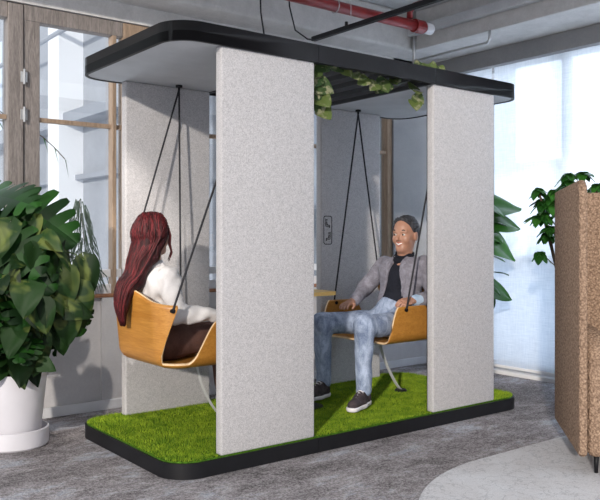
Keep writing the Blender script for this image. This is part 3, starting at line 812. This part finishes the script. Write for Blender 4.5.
hand_sdf(f, wrL+nv((.012, 0, 0)), (1, -.2, -.05), (0, 0, 1), 1, .88, .35)
fobj('body', f, 'skin_w', wom); face_parts(wom, HC, hf, hr, hu, hs, 'hair_w')
f = Field((1.95, 3.58, .55), (2.5, 4.35, 1.15), .006)
f.rc(pel+(0, 0, .03), chest, .128, .126, .05, tn); f.rc(chest+nv((0, -.07, .07)), chest+nv((0, .07, .07)), .085, .085, .06)
f.rc(chest+nv((.06, -.05, .02)), chest+nv((.06, .05, .02)), .062, .062, .05)
f.rc(nb_-(0, 0, .04), nb_+(0, 0, .01), .062, .054, .03)
for a, b_, ra, rb in ((shR, elR, .060, .056), (elR, wrR, .056, .040), (shL, elL, .058, .052), (elL, wrL, .052, .038)): f.rc(a, b_, ra, rb, .03)
f.wrinkle(.005, 48, 21); fobj('blouse', f, 'blouse', wom)
f = Field((1.98, 3.72, .12), (2.8, 4.3, .80), .006)
f.rc(pel+nv((0, -.06, 0)), pel+nv((0, .06, 0)), .115, .115, .04); f.rc(pel, pel+(0, 0, .06), .118, .118, .04, tn)
for a, b_, c in hips: f.rc(a, b_, .088, .066, .04); f.rc(b_, c+(0, 0, .02), .064, .052, .03)
f.wrinkle(.002, 40, 31); f.plane((0, 0, .15), (0, 0, -1)); fobj('trousers', f, 'browntrousers', wom)
shoe(wom, nv((2.59, 3.88, .105)), (1, -.1, 0), s=.92); shoe(wom, nv((2.63, 4.08, .105)), (1, .1, 0), s=.92)
# long hair: cap + fall over the back of the chair, with strands
f = Field((1.72, 3.72, .62), (2.30, 4.25, 1.42), .005)
f.ell(HC+hu*.030-hf*.014, (.108, .090, .108), [hf, hr, hu], .01)
f.plane(HC+hf*.047+hu*.045, unit(hf*.97-hu*.28))
mids = [nv((2.045, 3.985, 1.20)), nv((2.015, 3.985, 1.08)), nv((1.99, 3.985, 1.0)), nv((1.935, 3.985, .935)), nv((1.905, 3.985, .84)), nv((1.912, 3.98, .73))]
rs_ = [.085, .085, .076, .062, .050, .018]
for i in range(5): f.rc(mids[i], mids[i+1], rs_[i], rs_[i+1], .03, ((1, 0, 0), 1.55))
f.rc(HC-hf*.0+hr*.075-hu*.01, HC-hf*.05+hr*.07-hu*.13, .030, .035, .03)   # side locks
f.rc(HC-hf*.0-hr*.075-hu*.01, HC-hf*.05-hr*.07-hu*.13, .030, .035, .03)
f.wrinkle(.0025, 70, 4)
V, Fh = f.mesh(); hv = [(V, [tuple(q) for q in Fh.tolist()])]
mb = MB()
for k in range(620):
    ph = random.uniform(-1.0, 1.0)*2.15      # angle around the back of the head, 0 = straight back
    el = random.uniform(-.35, 1.1)
    st = HC+hu*.030-hf*.014+(-hf*math.cos(ph)*.111*math.cos(el)+hr*math.sin(ph)*.094*math.cos(el)+hu*.112*math.sin(el))
    if np.dot(st-HC, hf) > .052: continue
    mid0 = HC+hu*(.030-.05)-hf*(.014+.100*max(.3, math.cos(ph)))+hr*math.sin(ph)*.108
    side = math.sin(ph)
    pts = [st, st*.42+mid0*.58+(st-HC)*.14, mid0+nv((-.012, 0, -.03))]
    off = nv((0, -side*.075+random.uniform(-.01, .01), 0)); back = nv((-.05*max(.15, math.cos(ph))-random.uniform(0, .006), 0, 0))
    L_ = random.uniform(.85, 1.06)
    for j in range(1, 6):
        if j == 1 and abs(ph) > 1.1: continue
        sc_ = rs_[j]/.085
        c_ = mids[j]+nv((0, 0, -(L_-1)*.25*(j/5)))
        wob = .006*math.sin(j*1.7+k)
        pts.append(c_+nv((0, (off[1]*sc_)*1.12+wob, 0))+back*sc_*(1.12)+nv((-.004, 0, 0)))
    # resample smoothly (catmull)
    Q = []
    PP = [pts[0]]+pts+[pts[-1]]
    for j in range(len(pts)-1):
        p0, p1, p2, p3 = PP[j], PP[j+1], PP[j+2], PP[j+3]
        for u in (0, .33, .66): Q.append(.5*((2*p1)+(-p0+p2)*u+(2*p0-5*p1+4*p2-p3)*u*u+(-p0+3*p1-3*p2+p3)*u**3))
    Q.append(pts[-1]); mb.tube(Q, [.0032]*(len(Q)-3)+[.0026, .0018, .0008], 5)
for (b_, z_) in ((.078, 0), (.070, -.01), (-.07, 0)):     # face-framing loose curls
    Q = [HC+hf*(.05)+hr*b_*.8+hu*.06, HC+hf*.062+hr*b_-hu*.0, HC+hf*.058+hr*b_*1.05-hu*.05, HC+hf*.085+hr*b_*.9-hu*(.10+z_), HC+hf*.07+hr*b_*.8-hu*(.15+z_)]
    mb.tube(Q, [.005, .006, .006, .005, .002], 6)
mb.obj('hair', 'hair_w', wom, True); mesh('hair_mass', hv[0][0], hv[0][1], 'hair_dark', wom, True)

wom.location += Vector((-.045, .028, 0))

# ------------------------------------------------------------------ plants
def basis(d, n):
    d = unit(d); n = nv(n); n = n-d*np.dot(n, d); n = unit(n); return d, np.cross(n, d), n
def monstera(mb, o, d, n, L, droop=.35, lobes=6, cup=.12):
    d, r, n = basis(d, n); o = nv(o)
    def pt(u, v, s):
        w = (.62*math.sin(PI*min(1, u**.62*.97+.02))**.75+.02)*L*.95*(1-.25*u)
        x = (u*L)+v*w*(.30-.25*(1-u))-(.16*L*v*(1-u)**3); y = s*v*w
        z = -droop*L*(u*u)*.5-cup*L*(v**2)*.8+.04*L*v
        return o+d*x+r*y+n*z
    for s in (-1, 1):
        for k in range(lobes):
            a, b_ = k/lobes, (k+1)/lobes; uc = (a+b_)/2
            V = []; nu_, nv_ = 5, 6
            for j in range(nv_+1):
                v = j/nv_; g = 0 if v < .35 else (.42*((v-.35)/.65)**.7)
                if v > .9: g = .62
                for i in range(nu_): u = a+(b_-a)*i/(nu_-1); V.append(pt(uc+(u-uc)*(1-g)+.0*v, v, s))
            F = [(j*nu_+i, j*nu_+i+1, (j+1)*nu_+i+1, (j+1)*nu_+i) for j in range(nv_) for i in range(nu_-1)]
            if s < 0: F = [q[::-1] for q in F]
            mb.add(V, F)
def heart(mb, o, d, n, L, droop=.5, wid=.62, cup=.18, wave=.02):
    d, r, n = basis(d, n); o = nv(o); V = []; nu_, nv_ = 9, 4; ph = random.uniform(0, 6)
    for i in range(nu_):
        u = i/(nu_-1); w = wid*L*(math.sin(PI*(u**.55))**.8 if 0 < u < 1 else 0)*.62+.002
        for j in range(-nv_, nv_+1):
            v = j/nv_; x = u*L-.16*L*abs(v)*(1-u)**2*1.6
            z = -droop*L*u*u*.5+cup*w*abs(v)-.25*cup*L*v*v*.5+wave*L*math.sin(6*u+4*v+ph)
            V.append(o+d*x+r*v*w+n*z)
    m_ = 2*nv_+1
    mb.add(V, [(i*m_+j, i*m_+j+1, (i+1)*m_+j+1, (i+1)*m_+j) for i in range(nu_-1) for j in range(m_-1)])
def curve(a, b, sag, n=8):
    a, b = nv(a), nv(b); return [a+(b-a)*t+nv((0, 0, sag))*4*t*(1-t) for t in np.linspace(0, 1, n)]
# big plant in white pot
PC = nv((1.44, 4.58, 0))
pt_ = thing('potted_monstera', 'large leafy monstera in a white tapered pot beside the window', 'plant', tuple(PC))
o = MB().lathe(PC, [(0, .03), (.135, .03), (.15, .06), (.185, .40), (.190, .43), (.176, .43), (.168, .39), (0, .385)], 48).obj('pot', 'ceramic', pt_); autosmooth(o, 40)
o = MB().lathe(PC, [(0, .001), (.185, .001), (.196, .012), (.198, .105), (.188, .108), (.183, .04), (0, .03)], 48).obj('saucer', 'ceramic', pt_); autosmooth(o, 40)
MB().lathe(PC, [(0, .392), (.10, .395), (.169, .390)], 30).obj('soil', 'soil', pt_)
rnd = random.Random(11)
lm = MB(); hm = MB(); sm = MB()
base = PC+nv((0, 0, .39)); trunk_top = PC+nv((-.05, .02, 1.0))
cr = nv((.789, -.614, 0)); cf = nv((.614, .789, 0))     # plant's own two horizontal axes
def P2(a, b, z): return PC+cr*a+cf*b+nv((0, 0, z))
for a in ((-.05, .03), (.05, 0), (0, -.04)): sm.tube([base+nv((a[0]*.5, a[1]*.5, 0)), P2(a[0]*2, a[1], .75), P2(a[0]*3, a[1], 1.15)], [.013, .011, .007], 7)
big = [  # a, b, z of leaf base ; direction (a,b,z) ; normal ; L
 (.02, .0, 1.42, (.85, -.1, -.45), (.35, -.75, .6), .42), (-.12, .0, 1.46, (.5, -.3, -.05), (-.1, -.6, .8), .34),
 (-.06, -.1, 1.36, (-.3, -.5, -.5), (-.2, -.8, .5), .34), (.0, -.15, 1.25, (.65, -.3, -.6), (.2, -.85, .5), .34),
 (-.18, -.1, 1.2, (-.4, -.4, -.4), (0, -.8, .6), .36), (.05, -.12, 1.10, (.8, -.2, -.55), (.3, -.8, .5), .30),
 (-.1, .1, 1.5, (-.8, 0, -.1), (0, -.5, .8), .32), (-.05, .15, 1.35, (.6, .5, -.2), (.1, -.4, .9), .32),
 (-.25, 0, 1.35, (-.7, -.2, -.5), (-.3, -.8, .4), .34)]
for a, b_, z, d_, n_, L_ in big:
    o_ = P2(a, b_, z); d3 = cr*d_[0]+cf*d_[1]+nv((0, 0, d_[2])); n3 = cr*n_[0]+cf*n_[1]+nv((0, 0, n_[2]))
    monstera(lm, o_, d3, n3, L_); sm.tube(curve(P2(rnd.uniform(-.05, .05), 0, .7), o_, .08), .005, 6)
for k in range(150):
    ph = rnd.uniform(-PI, 0) if k % 4 else rnd.uniform(0, PI); z = rnd.uniform(.47, 1.28)
    rad = (.14+.30*math.sin(PI*min(1, (z-.30)/1.15)))*rnd.uniform(.45, 1.0)
    a, b_ = rad*math.cos(ph), rad*math.sin(ph)
    if a > .2 and z < .75: a *= .6
    if b_ > .1: b_ *= .6
    d_ = nv((math.cos(ph)+rnd.uniform(-.6, .6), math.sin(ph)+rnd.uniform(-.4, .4), -rnd.uniform(.3, 2.2))); n_ = nv((math.cos(ph)*.6+rnd.uniform(-.7, .7), math.sin(ph)*.8-.2+rnd.uniform(-.5, .5), rnd.uniform(.1, .9)))
    o_ = P2(a*.75, b_*.75, z+.06); d3 = cr*d_[0]+cf*d_[1]+nv((0, 0, d_[2])); n3 = cr*n_[0]+cf*n_[1]+nv((0, 0, n_[2]))
    L_ = rnd.uniform(.11, .225)
    if k % 5 == 0: monstera(lm, o_, d3, n3, L_*1.15, lobes=5)
    else: heart(hm, o_, d3, n3, L_, wid=rnd.uniform(.5, .8))
    sm.tube(curve(P2(rnd.uniform(-.05, .05), 0, rnd.uniform(.4, max(.45, z-.15))), o_, .05, 6), .0035, 5)
for (a, b_, z, da, L_) in ((.30, -.05, 1.02, .15, .24), (.36, 0, .92, .2, .26), (.33, -.05, .80, .05, .22), (.26, 0, .72, .2, .2), (.40, .05, 1.08, .3, .2), (.17, -.1, .66, .2, .2), (.24, 0, .95, .2, .2)):
    heart(hm, P2(a, b_, z), cr*da+cf*(-.1)+nv((0, 0, -.9)), cr*.35-cf*.9+nv((0, 0, .2)), L_, wid=.62); sm.tube(curve(P2(.03, 0, z-.1), P2(a, b_, z), .1, 7), .004, 5)
lm.obj('split_leaves', 'monstera', pt_, True); hm.obj('broad_leaves', 'heart', pt_, True); sm.obj('stems', 'stem', pt_, True)
# feathery plant on sill
fx = nv((2.10, 5.075, .815))
t = thing('potted_window_plant', 'slender grey-green drooping plant on the sill behind the monstera', 'plant', tuple(fx))
MB().lathe(fx, [(0, .001), (.026, .001), (.034, .07), (.030, .07), (0, .06)], 20).obj('pot', 'ceramic', t)
lv = MB(); st_ = MB(); top = nv((2.03, 5.06, 1.47))
st_.tube([fx+(0, 0, .06), fx+nv((-.02, -.005, .3)), top], [.005, .004, .002], 6)
rr = random.Random(5)
for k in range(150):
    u = k/150; z = .93+u*.53+rr.uniform(-.01, .01); a = rr.uniform(0, 2*PI); c_ = nv((2.08-.05*u, 5.065, z))
    L_ = (.16-.09*u)*rr.uniform(.7, 1.2); ca_ = math.cos(a)
    p1 = c_+nv((ca_*L_*.5, -abs(math.sin(a))*L_*.3, .02)); p2 = c_+nv((ca_*L_*.85, -abs(math.sin(a))*L_*.4, -.04-.03*rr.random())); p3 = c_+nv((ca_*L_*1.05, -abs(math.sin(a))*L_*.45, -.09-L_*.35))
    w_ = np.cross(unit(p3-c_), nv((.3, -1, 0)))*.0042
    lv.add([c_-w_*.3, c_+w_*.3, p1+w_, p1-w_, p2+w_, p2-w_, p3], [(0, 1, 2, 3), (3, 2, 4, 5), (5, 4, 6)])
lv.obj('leaves', 'fern', t); st_.obj('stem', 'trunk', t)
# palm outside at left
t = thing('outdoor_palm', 'thin green palm fronds outside the left window', 'palm', (1.25, 5.9, 0))
st_ = MB(); lv = MB(); st_.tube([(1.25, 5.9, 0), (1.27, 5.9, 1.0), (1.3, 5.9, 1.85)], [.04, .035, .03], 8)
for a, l, hgt in ((0, .95, .25), (.5, .8, .35), (-.5, .7, .3), (2.6, .8, .3), (3.4, .7, .4), (1.4, .6, .4), (-1.6, .35, .3)):
    pts = [nv((1.3, 5.9, 1.85))+nv((math.cos(a)*l*u, math.sin(a)*l*u*.5, hgt*math.sin(PI*u*.75)*1.3-.25*u*u)) for u in np.linspace(0, 1, 12)]
    st_.tube(pts, .004, 5)
    for i in range(2, 12):
        p = pts[i]; tn_ = unit(pts[i]-pts[i-1])
        for s in (-1, 1):
            q = p+(tn_*.6+nv((-math.sin(a), math.cos(a), -.5))*s*.5)*.14+nv((0, 0, -.05)); lv.add([p, p+tn_*.014, q], [(0, 1, 2)])
st_.obj('stem', 'trunk', t, True); lv.obj('fronds', 'shef', t)
# rubber plant behind the pod
rb = nv((5.06, 4.16, 0))
t = thing('rubber_plant', 'broad-leaved green plant half hidden behind the right felt panel', 'plant', tuple(rb))
MB().lathe(rb, [(0, .001), (.11, .001), (.14, .30), (.125, .30), (0, .27)], 32).obj('pot', 'ceramic', t, True)
lv = MB(); st_ = MB(); rr = random.Random(3)
st_.tube([rb+(0, 0, .27), rb+nv((.02, -.01, .9)), rb+nv((.0, .0, 1.55))], [.014, .012, .008], 8)
for k in range(26):
    a = k*2.4; z = .75+.85*k/26; d_ = nv((math.cos(a), math.sin(a), rr.uniform(-.5, .25))); o_ = rb+nv((math.cos(a)*.06, math.sin(a)*.06, z))
    heart(lv, o_, d_, (0, 0, 1), rr.uniform(.20, .28), droop=.6, wid=.75)
for d_, z, L_ in (((.9, -.45, .12), 1.47, .37), ((.9, -.5, -.05), 1.36, .36), ((.8, -.5, -.45), 1.22, .36), ((.85, -.5, -.3), .82, .30)):
    heart(lv, rb+nv((.06, -.05, z)), d_, (-.5, -.5, .9), L_, droop=.4, wid=.8)
lv.obj('leaves', 'shef', t, True); st_.obj('stem', 'trunk', t, True)
# schefflera behind the armchair
sb = nv((5.02, 3.17, 0))
t = thing('umbrella_plant', 'bushy green plant behind the brown armchair, in front of the blind', 'plant', tuple(sb))
MB().lathe(sb, [(0, .001), (.13, .001), (.16, .32), (.145, .32), (0, .29)], 32).obj('pot', 'ceramic', t, True)
lv = MB(); st_ = MB(); rr = random.Random(8)
for k in range(30):
    a = rr.uniform(0, 2*PI); z = rr.uniform(1.22, 1.62); rad = rr.uniform(.05, .30)
    c_ = sb+nv((math.cos(a)*rad, math.sin(a)*rad, z+.1*(1-rad/.3)))
    st_.tube(curve(sb+nv((0, 0, .29)) if k < 5 else sb+nv((.01, 0, z-.35)), c_, .03, 7), .004 if k > 4 else .008, 5)
    for j in range(7):
        b_ = a+j*2*PI/7; heart(lv, c_, (math.cos(b_), math.sin(b_), rr.uniform(-.7, -.1)), (0, 0, 1), rr.uniform(.08, .13), droop=.5, wid=.55)
for (xx, zz) in ((-.20, 1.50), (-.24, 1.38), (-.22, 1.24), (-.27, 1.10), (-.17, 1.55)):
    c_ = sb+cr*xx+nv((0, 0, zz)); st_.tube(curve(sb+nv((0, 0, zz-.3)), c_, .03, 7), .004, 5)
    for j in range(7):
        b_ = j*2*PI/7; heart(lv, c_, (math.cos(b_), math.sin(b_), -.6), (0, 0, 1), rr.uniform(.08, .12), droop=.5, wid=.55)
lv.obj('leaves', 'shef', t, True); st_.obj('stem', 'trunk', t, True)
# trailing pothos on the pod roof
t = thing('trailing_vine', 'variegated vine trailing down between the black roof slats of the pod', 'vine', (3.2, 3.6, ZR1))
lv = MB(); st_ = MB(); rr = random.Random(4)
def vine(pts, n, L0, L1):
    pts = [nv(p) for p in pts]; st_.tube(pts, .003, 5)
    for k in range(n):
        u = k/(n-1)*(len(pts)-1); i = min(int(u), len(pts)-2); p = pts[i]+(pts[i+1]-pts[i])*(u-i)
        a = rr.uniform(PI*.9, PI*1.9); heart(lv, p, (math.cos(a), math.sin(a), rr.uniform(-1.1, -.2)), (-.4, -.9, .35), rr.uniform(L0, L1), wid=.95, droop=.4)
vine([(2.79, 3.50, 2.31), (2.80, 3.46, 2.22), (2.815, 3.45, 2.12), (2.81, 3.45, 2.03), (2.83, 3.44, 1.95)], 10, .08, .115)
vine([(2.79, 3.50, 2.31), (2.95, 3.48, 2.25), (3.10, 3.46, 2.20), (3.20, 3.45, 2.18)], 7, .06, .09)
vine([(3.60, 3.60, 2.31), (3.50, 3.50, 2.24), (3.40, 3.47, 2.19), (3.28, 3.45, 2.16)], 8, .07, .11)
vine([(3.62, 3.60, 2.31), (3.66, 3.50, 2.22), (3.64, 3.46, 2.15), (3.62, 3.45, 2.09)], 6, .07, .10)
vine([(3.60, 3.42, 2.31), (3.70, 3.40, 2.33), (3.80, 3.40, 2.325)], 6, .05, .085)
lv.obj('leaves', 'pothos', t, True); st_.obj('stem', 'stem', t, True)

# ------------------------------------------------------------------ ceiling services
t = thing('sprinkler_pipe', 'dark red sprinkler pipe with white end valve under the concrete ceiling', 'pipe', (3.9, 4.39, 2.95))
MB().tube([(1.6, 4.39, 2.95), (4.72, 4.39, 2.95)], .042, 20).obj('pipe', 'redpipe', t, True)
MB().tube([(4.60, 4.39, 2.95), (4.70, 4.39, 2.95)], .055, 20).obj('coupling', 'redpipe', t)
MB().tube([(4.72, 4.39, 2.95), (4.80, 4.39, 2.95)], .046, 16).obj('end_valve', 'white', t)
p = MB(); p.tube([(4.55, 4.39, 3.0), (4.55, 4.39, 3.06), (4.55, 4.34, 3.09), (4.55, 2.2, 3.09)], .026, 14); p.obj('branch_pipe', 'redpipe', t, True)
for x in (3.75, 2.4): 
    h = MB(); h.tube([(x, 4.39, 2.99), (x, 4.39, CZ)], .005, 6); h.tube([(x, 4.39+.05*math.cos(a), 2.95+.05*math.sin(a)) for a in np.linspace(0, 2*PI, 17)], .004, 6); h.obj('hanger', 'steel', t)
t = thing('track_light_rail', 'black track rail suspended above the pod roof', 'track light', (3.74, 3.9, 2.75))
MB().box((3.72, 3.0, 2.735), (3.76, 4.64, 2.768), .003).obj('rail', 'black', t)
for y in (3.2, 4.2): MB().tube([(3.74, y, 2.768), (3.74, y, CZ)], .003, 6).obj('suspension_wire', 'steel', t)
h = MB(); h.tube([(3.74, 4.25, 2.768), (3.74, 4.25, 2.80)], .012, 8); h.obj('mounting_clip', 'black', t)
h = MB(); h.tube([(3.74, 4.64, 2.75), (3.70, 4.66, 2.75), (3.58, 4.66, 2.80), (3.48, 4.60, 2.95), (3.42, 4.55, CZ)], .006, 8); h.obj('feed_cable', 'black', t, True)
o = MB().tube([(3.1, 4.45, CZ), (3.105, 4.44, 2.8), (3.13, 4.4, 2.5), (3.14, 4.38, ZR1-.012)], .006, 8).obj('power_cable', 'black'); props(o, 'thin black cable dropping from the ceiling to the pod roof', 'cable')
t = thing('conduit', 'thin grey conduit with clips along the face of the right ceiling beam', 'conduit', (5.04, 3.6, 2.8))
MB().tube([(5.05, 4.82, 2.6), (5.05, 4.82, CZ)], .014, 10).obj('riser', 'steel', t, True)
MB().tube([(5.05, 4.82, 2.80), (5.05, 4.0, 2.80), (5.05, 3.98, 2.83), (5.05, 3.98, 2.90)], .012, 10).obj('pipe', 'steel', t, True)

# ------------------------------------------------------------------ armchair
t = thing('armchair', 'brown boucle high-backed lounge armchair on the pale rug', 'armchair', (3.85, 1.95, .0))
cc0 = nv((3.459, 2.173, 0)); cb = unit((.745, .667, 0)); ca = unit((.667, -.745, 0))
def A3(a, b_, z): return cc0+ca*a+cb*b_+nv((0, 0, z))
def pad(name, prof, a0, a1, bev, parent, axis='a'):
    """profile in (b, z) swept across a0..a1 (axis a), or in (a, z) swept along b"""
    n = len(prof); bm = bmesh.new()
    mk = (lambda p, q: A3(q, p[0], p[1])) if axis == 'a' else (lambda p, q: A3(p[0], q, p[1]))
    vs = [bm.verts.new(mk(p, a0)) for p in prof]+[bm.verts.new(mk(p, a1)) for p in prof]
    bm.faces.new(vs[:n][::-1]); bm.faces.new(vs[n:])
    for i in range(n): bm.faces.new((vs[i], vs[(i+1) % n], vs[n+(i+1) % n], vs[n+i]))
    bmesh.ops.recalc_face_normals(bm, faces=bm.faces)
    bmesh.ops.bevel(bm, geom=[e for e in bm.edges if e.calc_face_angle(0) > .5], offset=bev, segments=4, profile=.5, affect='EDGES')
    bm.verts.index_update(); V = [tuple(v.co) for v in bm.verts]; F = [[v.index for v in f.verts] for f in bm.faces]; bm.free()
    o = mesh(name, V, F, 'boucle', parent); return autosmooth(o, 50)
wing = [(0, .13), (.02, .11), (.84, .11), (.84, 1.49), (.06, 1.505), (.015, 1.48), (0, 1.42)]
pad('side_wing', wing, 0, .042, .016, t); pad('side_wing', wing, .893, .935, .016, t)
pad('backrest', [(.044, .12), (.891, .12), (.891, 1.48), (.044, 1.48)], .765, .845, .022, t, 'b')
for a0, a1 in ((.045, .145), (.79, .89)):
    pad('armrest', [(.01, .11), (.76, .11), (.76, .74), (.25, .74), (.12, .72), (.04, .66), (.01, .58)], a0, a1, .035, t)
pad('seat_cushion', [(.05, .30), (.76, .30), (.76, .50), (.05, .52)], .148, .787, .04, t)
pad('seat_base', [(.06, .12), (.76, .12), (.76, .298), (.06, .298)], .148, .787, .02, t)
for a, b_ in ((.10, .10), (.83, .10), (.10, .70), (.83, .70)):
    l = MB(); l.tube([A3(a, b_, .013), A3(a, b_, .108)], [.010, .014], 10); l.obj('leg', 'black', t, True)

# ------------------------------------------------------------------ light
w = bpy.data.worlds.new('world'); SC.world = w; w.use_nodes = True
nt = w.node_tree; bg = nt.nodes['Background']; bg.inputs[0].default_value = (.88, .93, 1, 1)
g = nt.nodes.new('ShaderNodeTexCoord'); dp = nt.nodes.new('ShaderNodeVectorMath'); dp.operation = 'DOT_PRODUCT'
dp.inputs[1].default_value = (.83, .55, .1); nt.links.new(g.outputs['Generated'], dp.inputs[0])
mr = nt.nodes.new('ShaderNodeMapRange'); mr.inputs[1].default_value = -.2; mr.inputs[2].default_value = .8; mr.inputs[3].default_value = .95; mr.inputs[4].default_value = 6.8
mr.interpolation_type = 'SMOOTHSTEP'
nt.links.new(dp.outputs['Value'], mr.inputs[0]); nt.links.new(mr.outputs[0], bg.inputs[1])
def lamp(kind, name, loc, energy, color=(1, 1, 1), **k):
    l = bpy.data.lights.new(name, kind); l.energy = energy; l.color = color
    for a, b_ in k.items(): setattr(l, a, b_)
    o = bpy.data.objects.new(name, l); COL.objects.link(o); o.location = loc; return o
s = lamp('SUN', 'sun', (0, 0, 5), 2.9, (1, .925, .83), angle=.03)
s.rotation_euler = Vector((1.5, 1.15, -.5)).to_track_quat('-Z', 'Y').to_euler()
sp_ = lamp('SPOT', 'wall_fill_spot', (.9, 2.6, 3.0), 260, (1, .93, .85), spot_size=.55, spot_blend=.5, shadow_soft_size=.03)  # added fill spot without a fixture, brightens the low wall by the monstera
sp_.rotation_euler = Vector((2.15-.9, 5.15-2.6, .45-3.0)).to_track_quat('-Z', 'Y').to_euler()
SC.view_settings.view_transform = 'Standard'; SC.view_settings.look = 'None'; SC.view_settings.gamma = 1
SC.view_settings.use_curve_mapping = False; SC.view_settings.exposure = 0
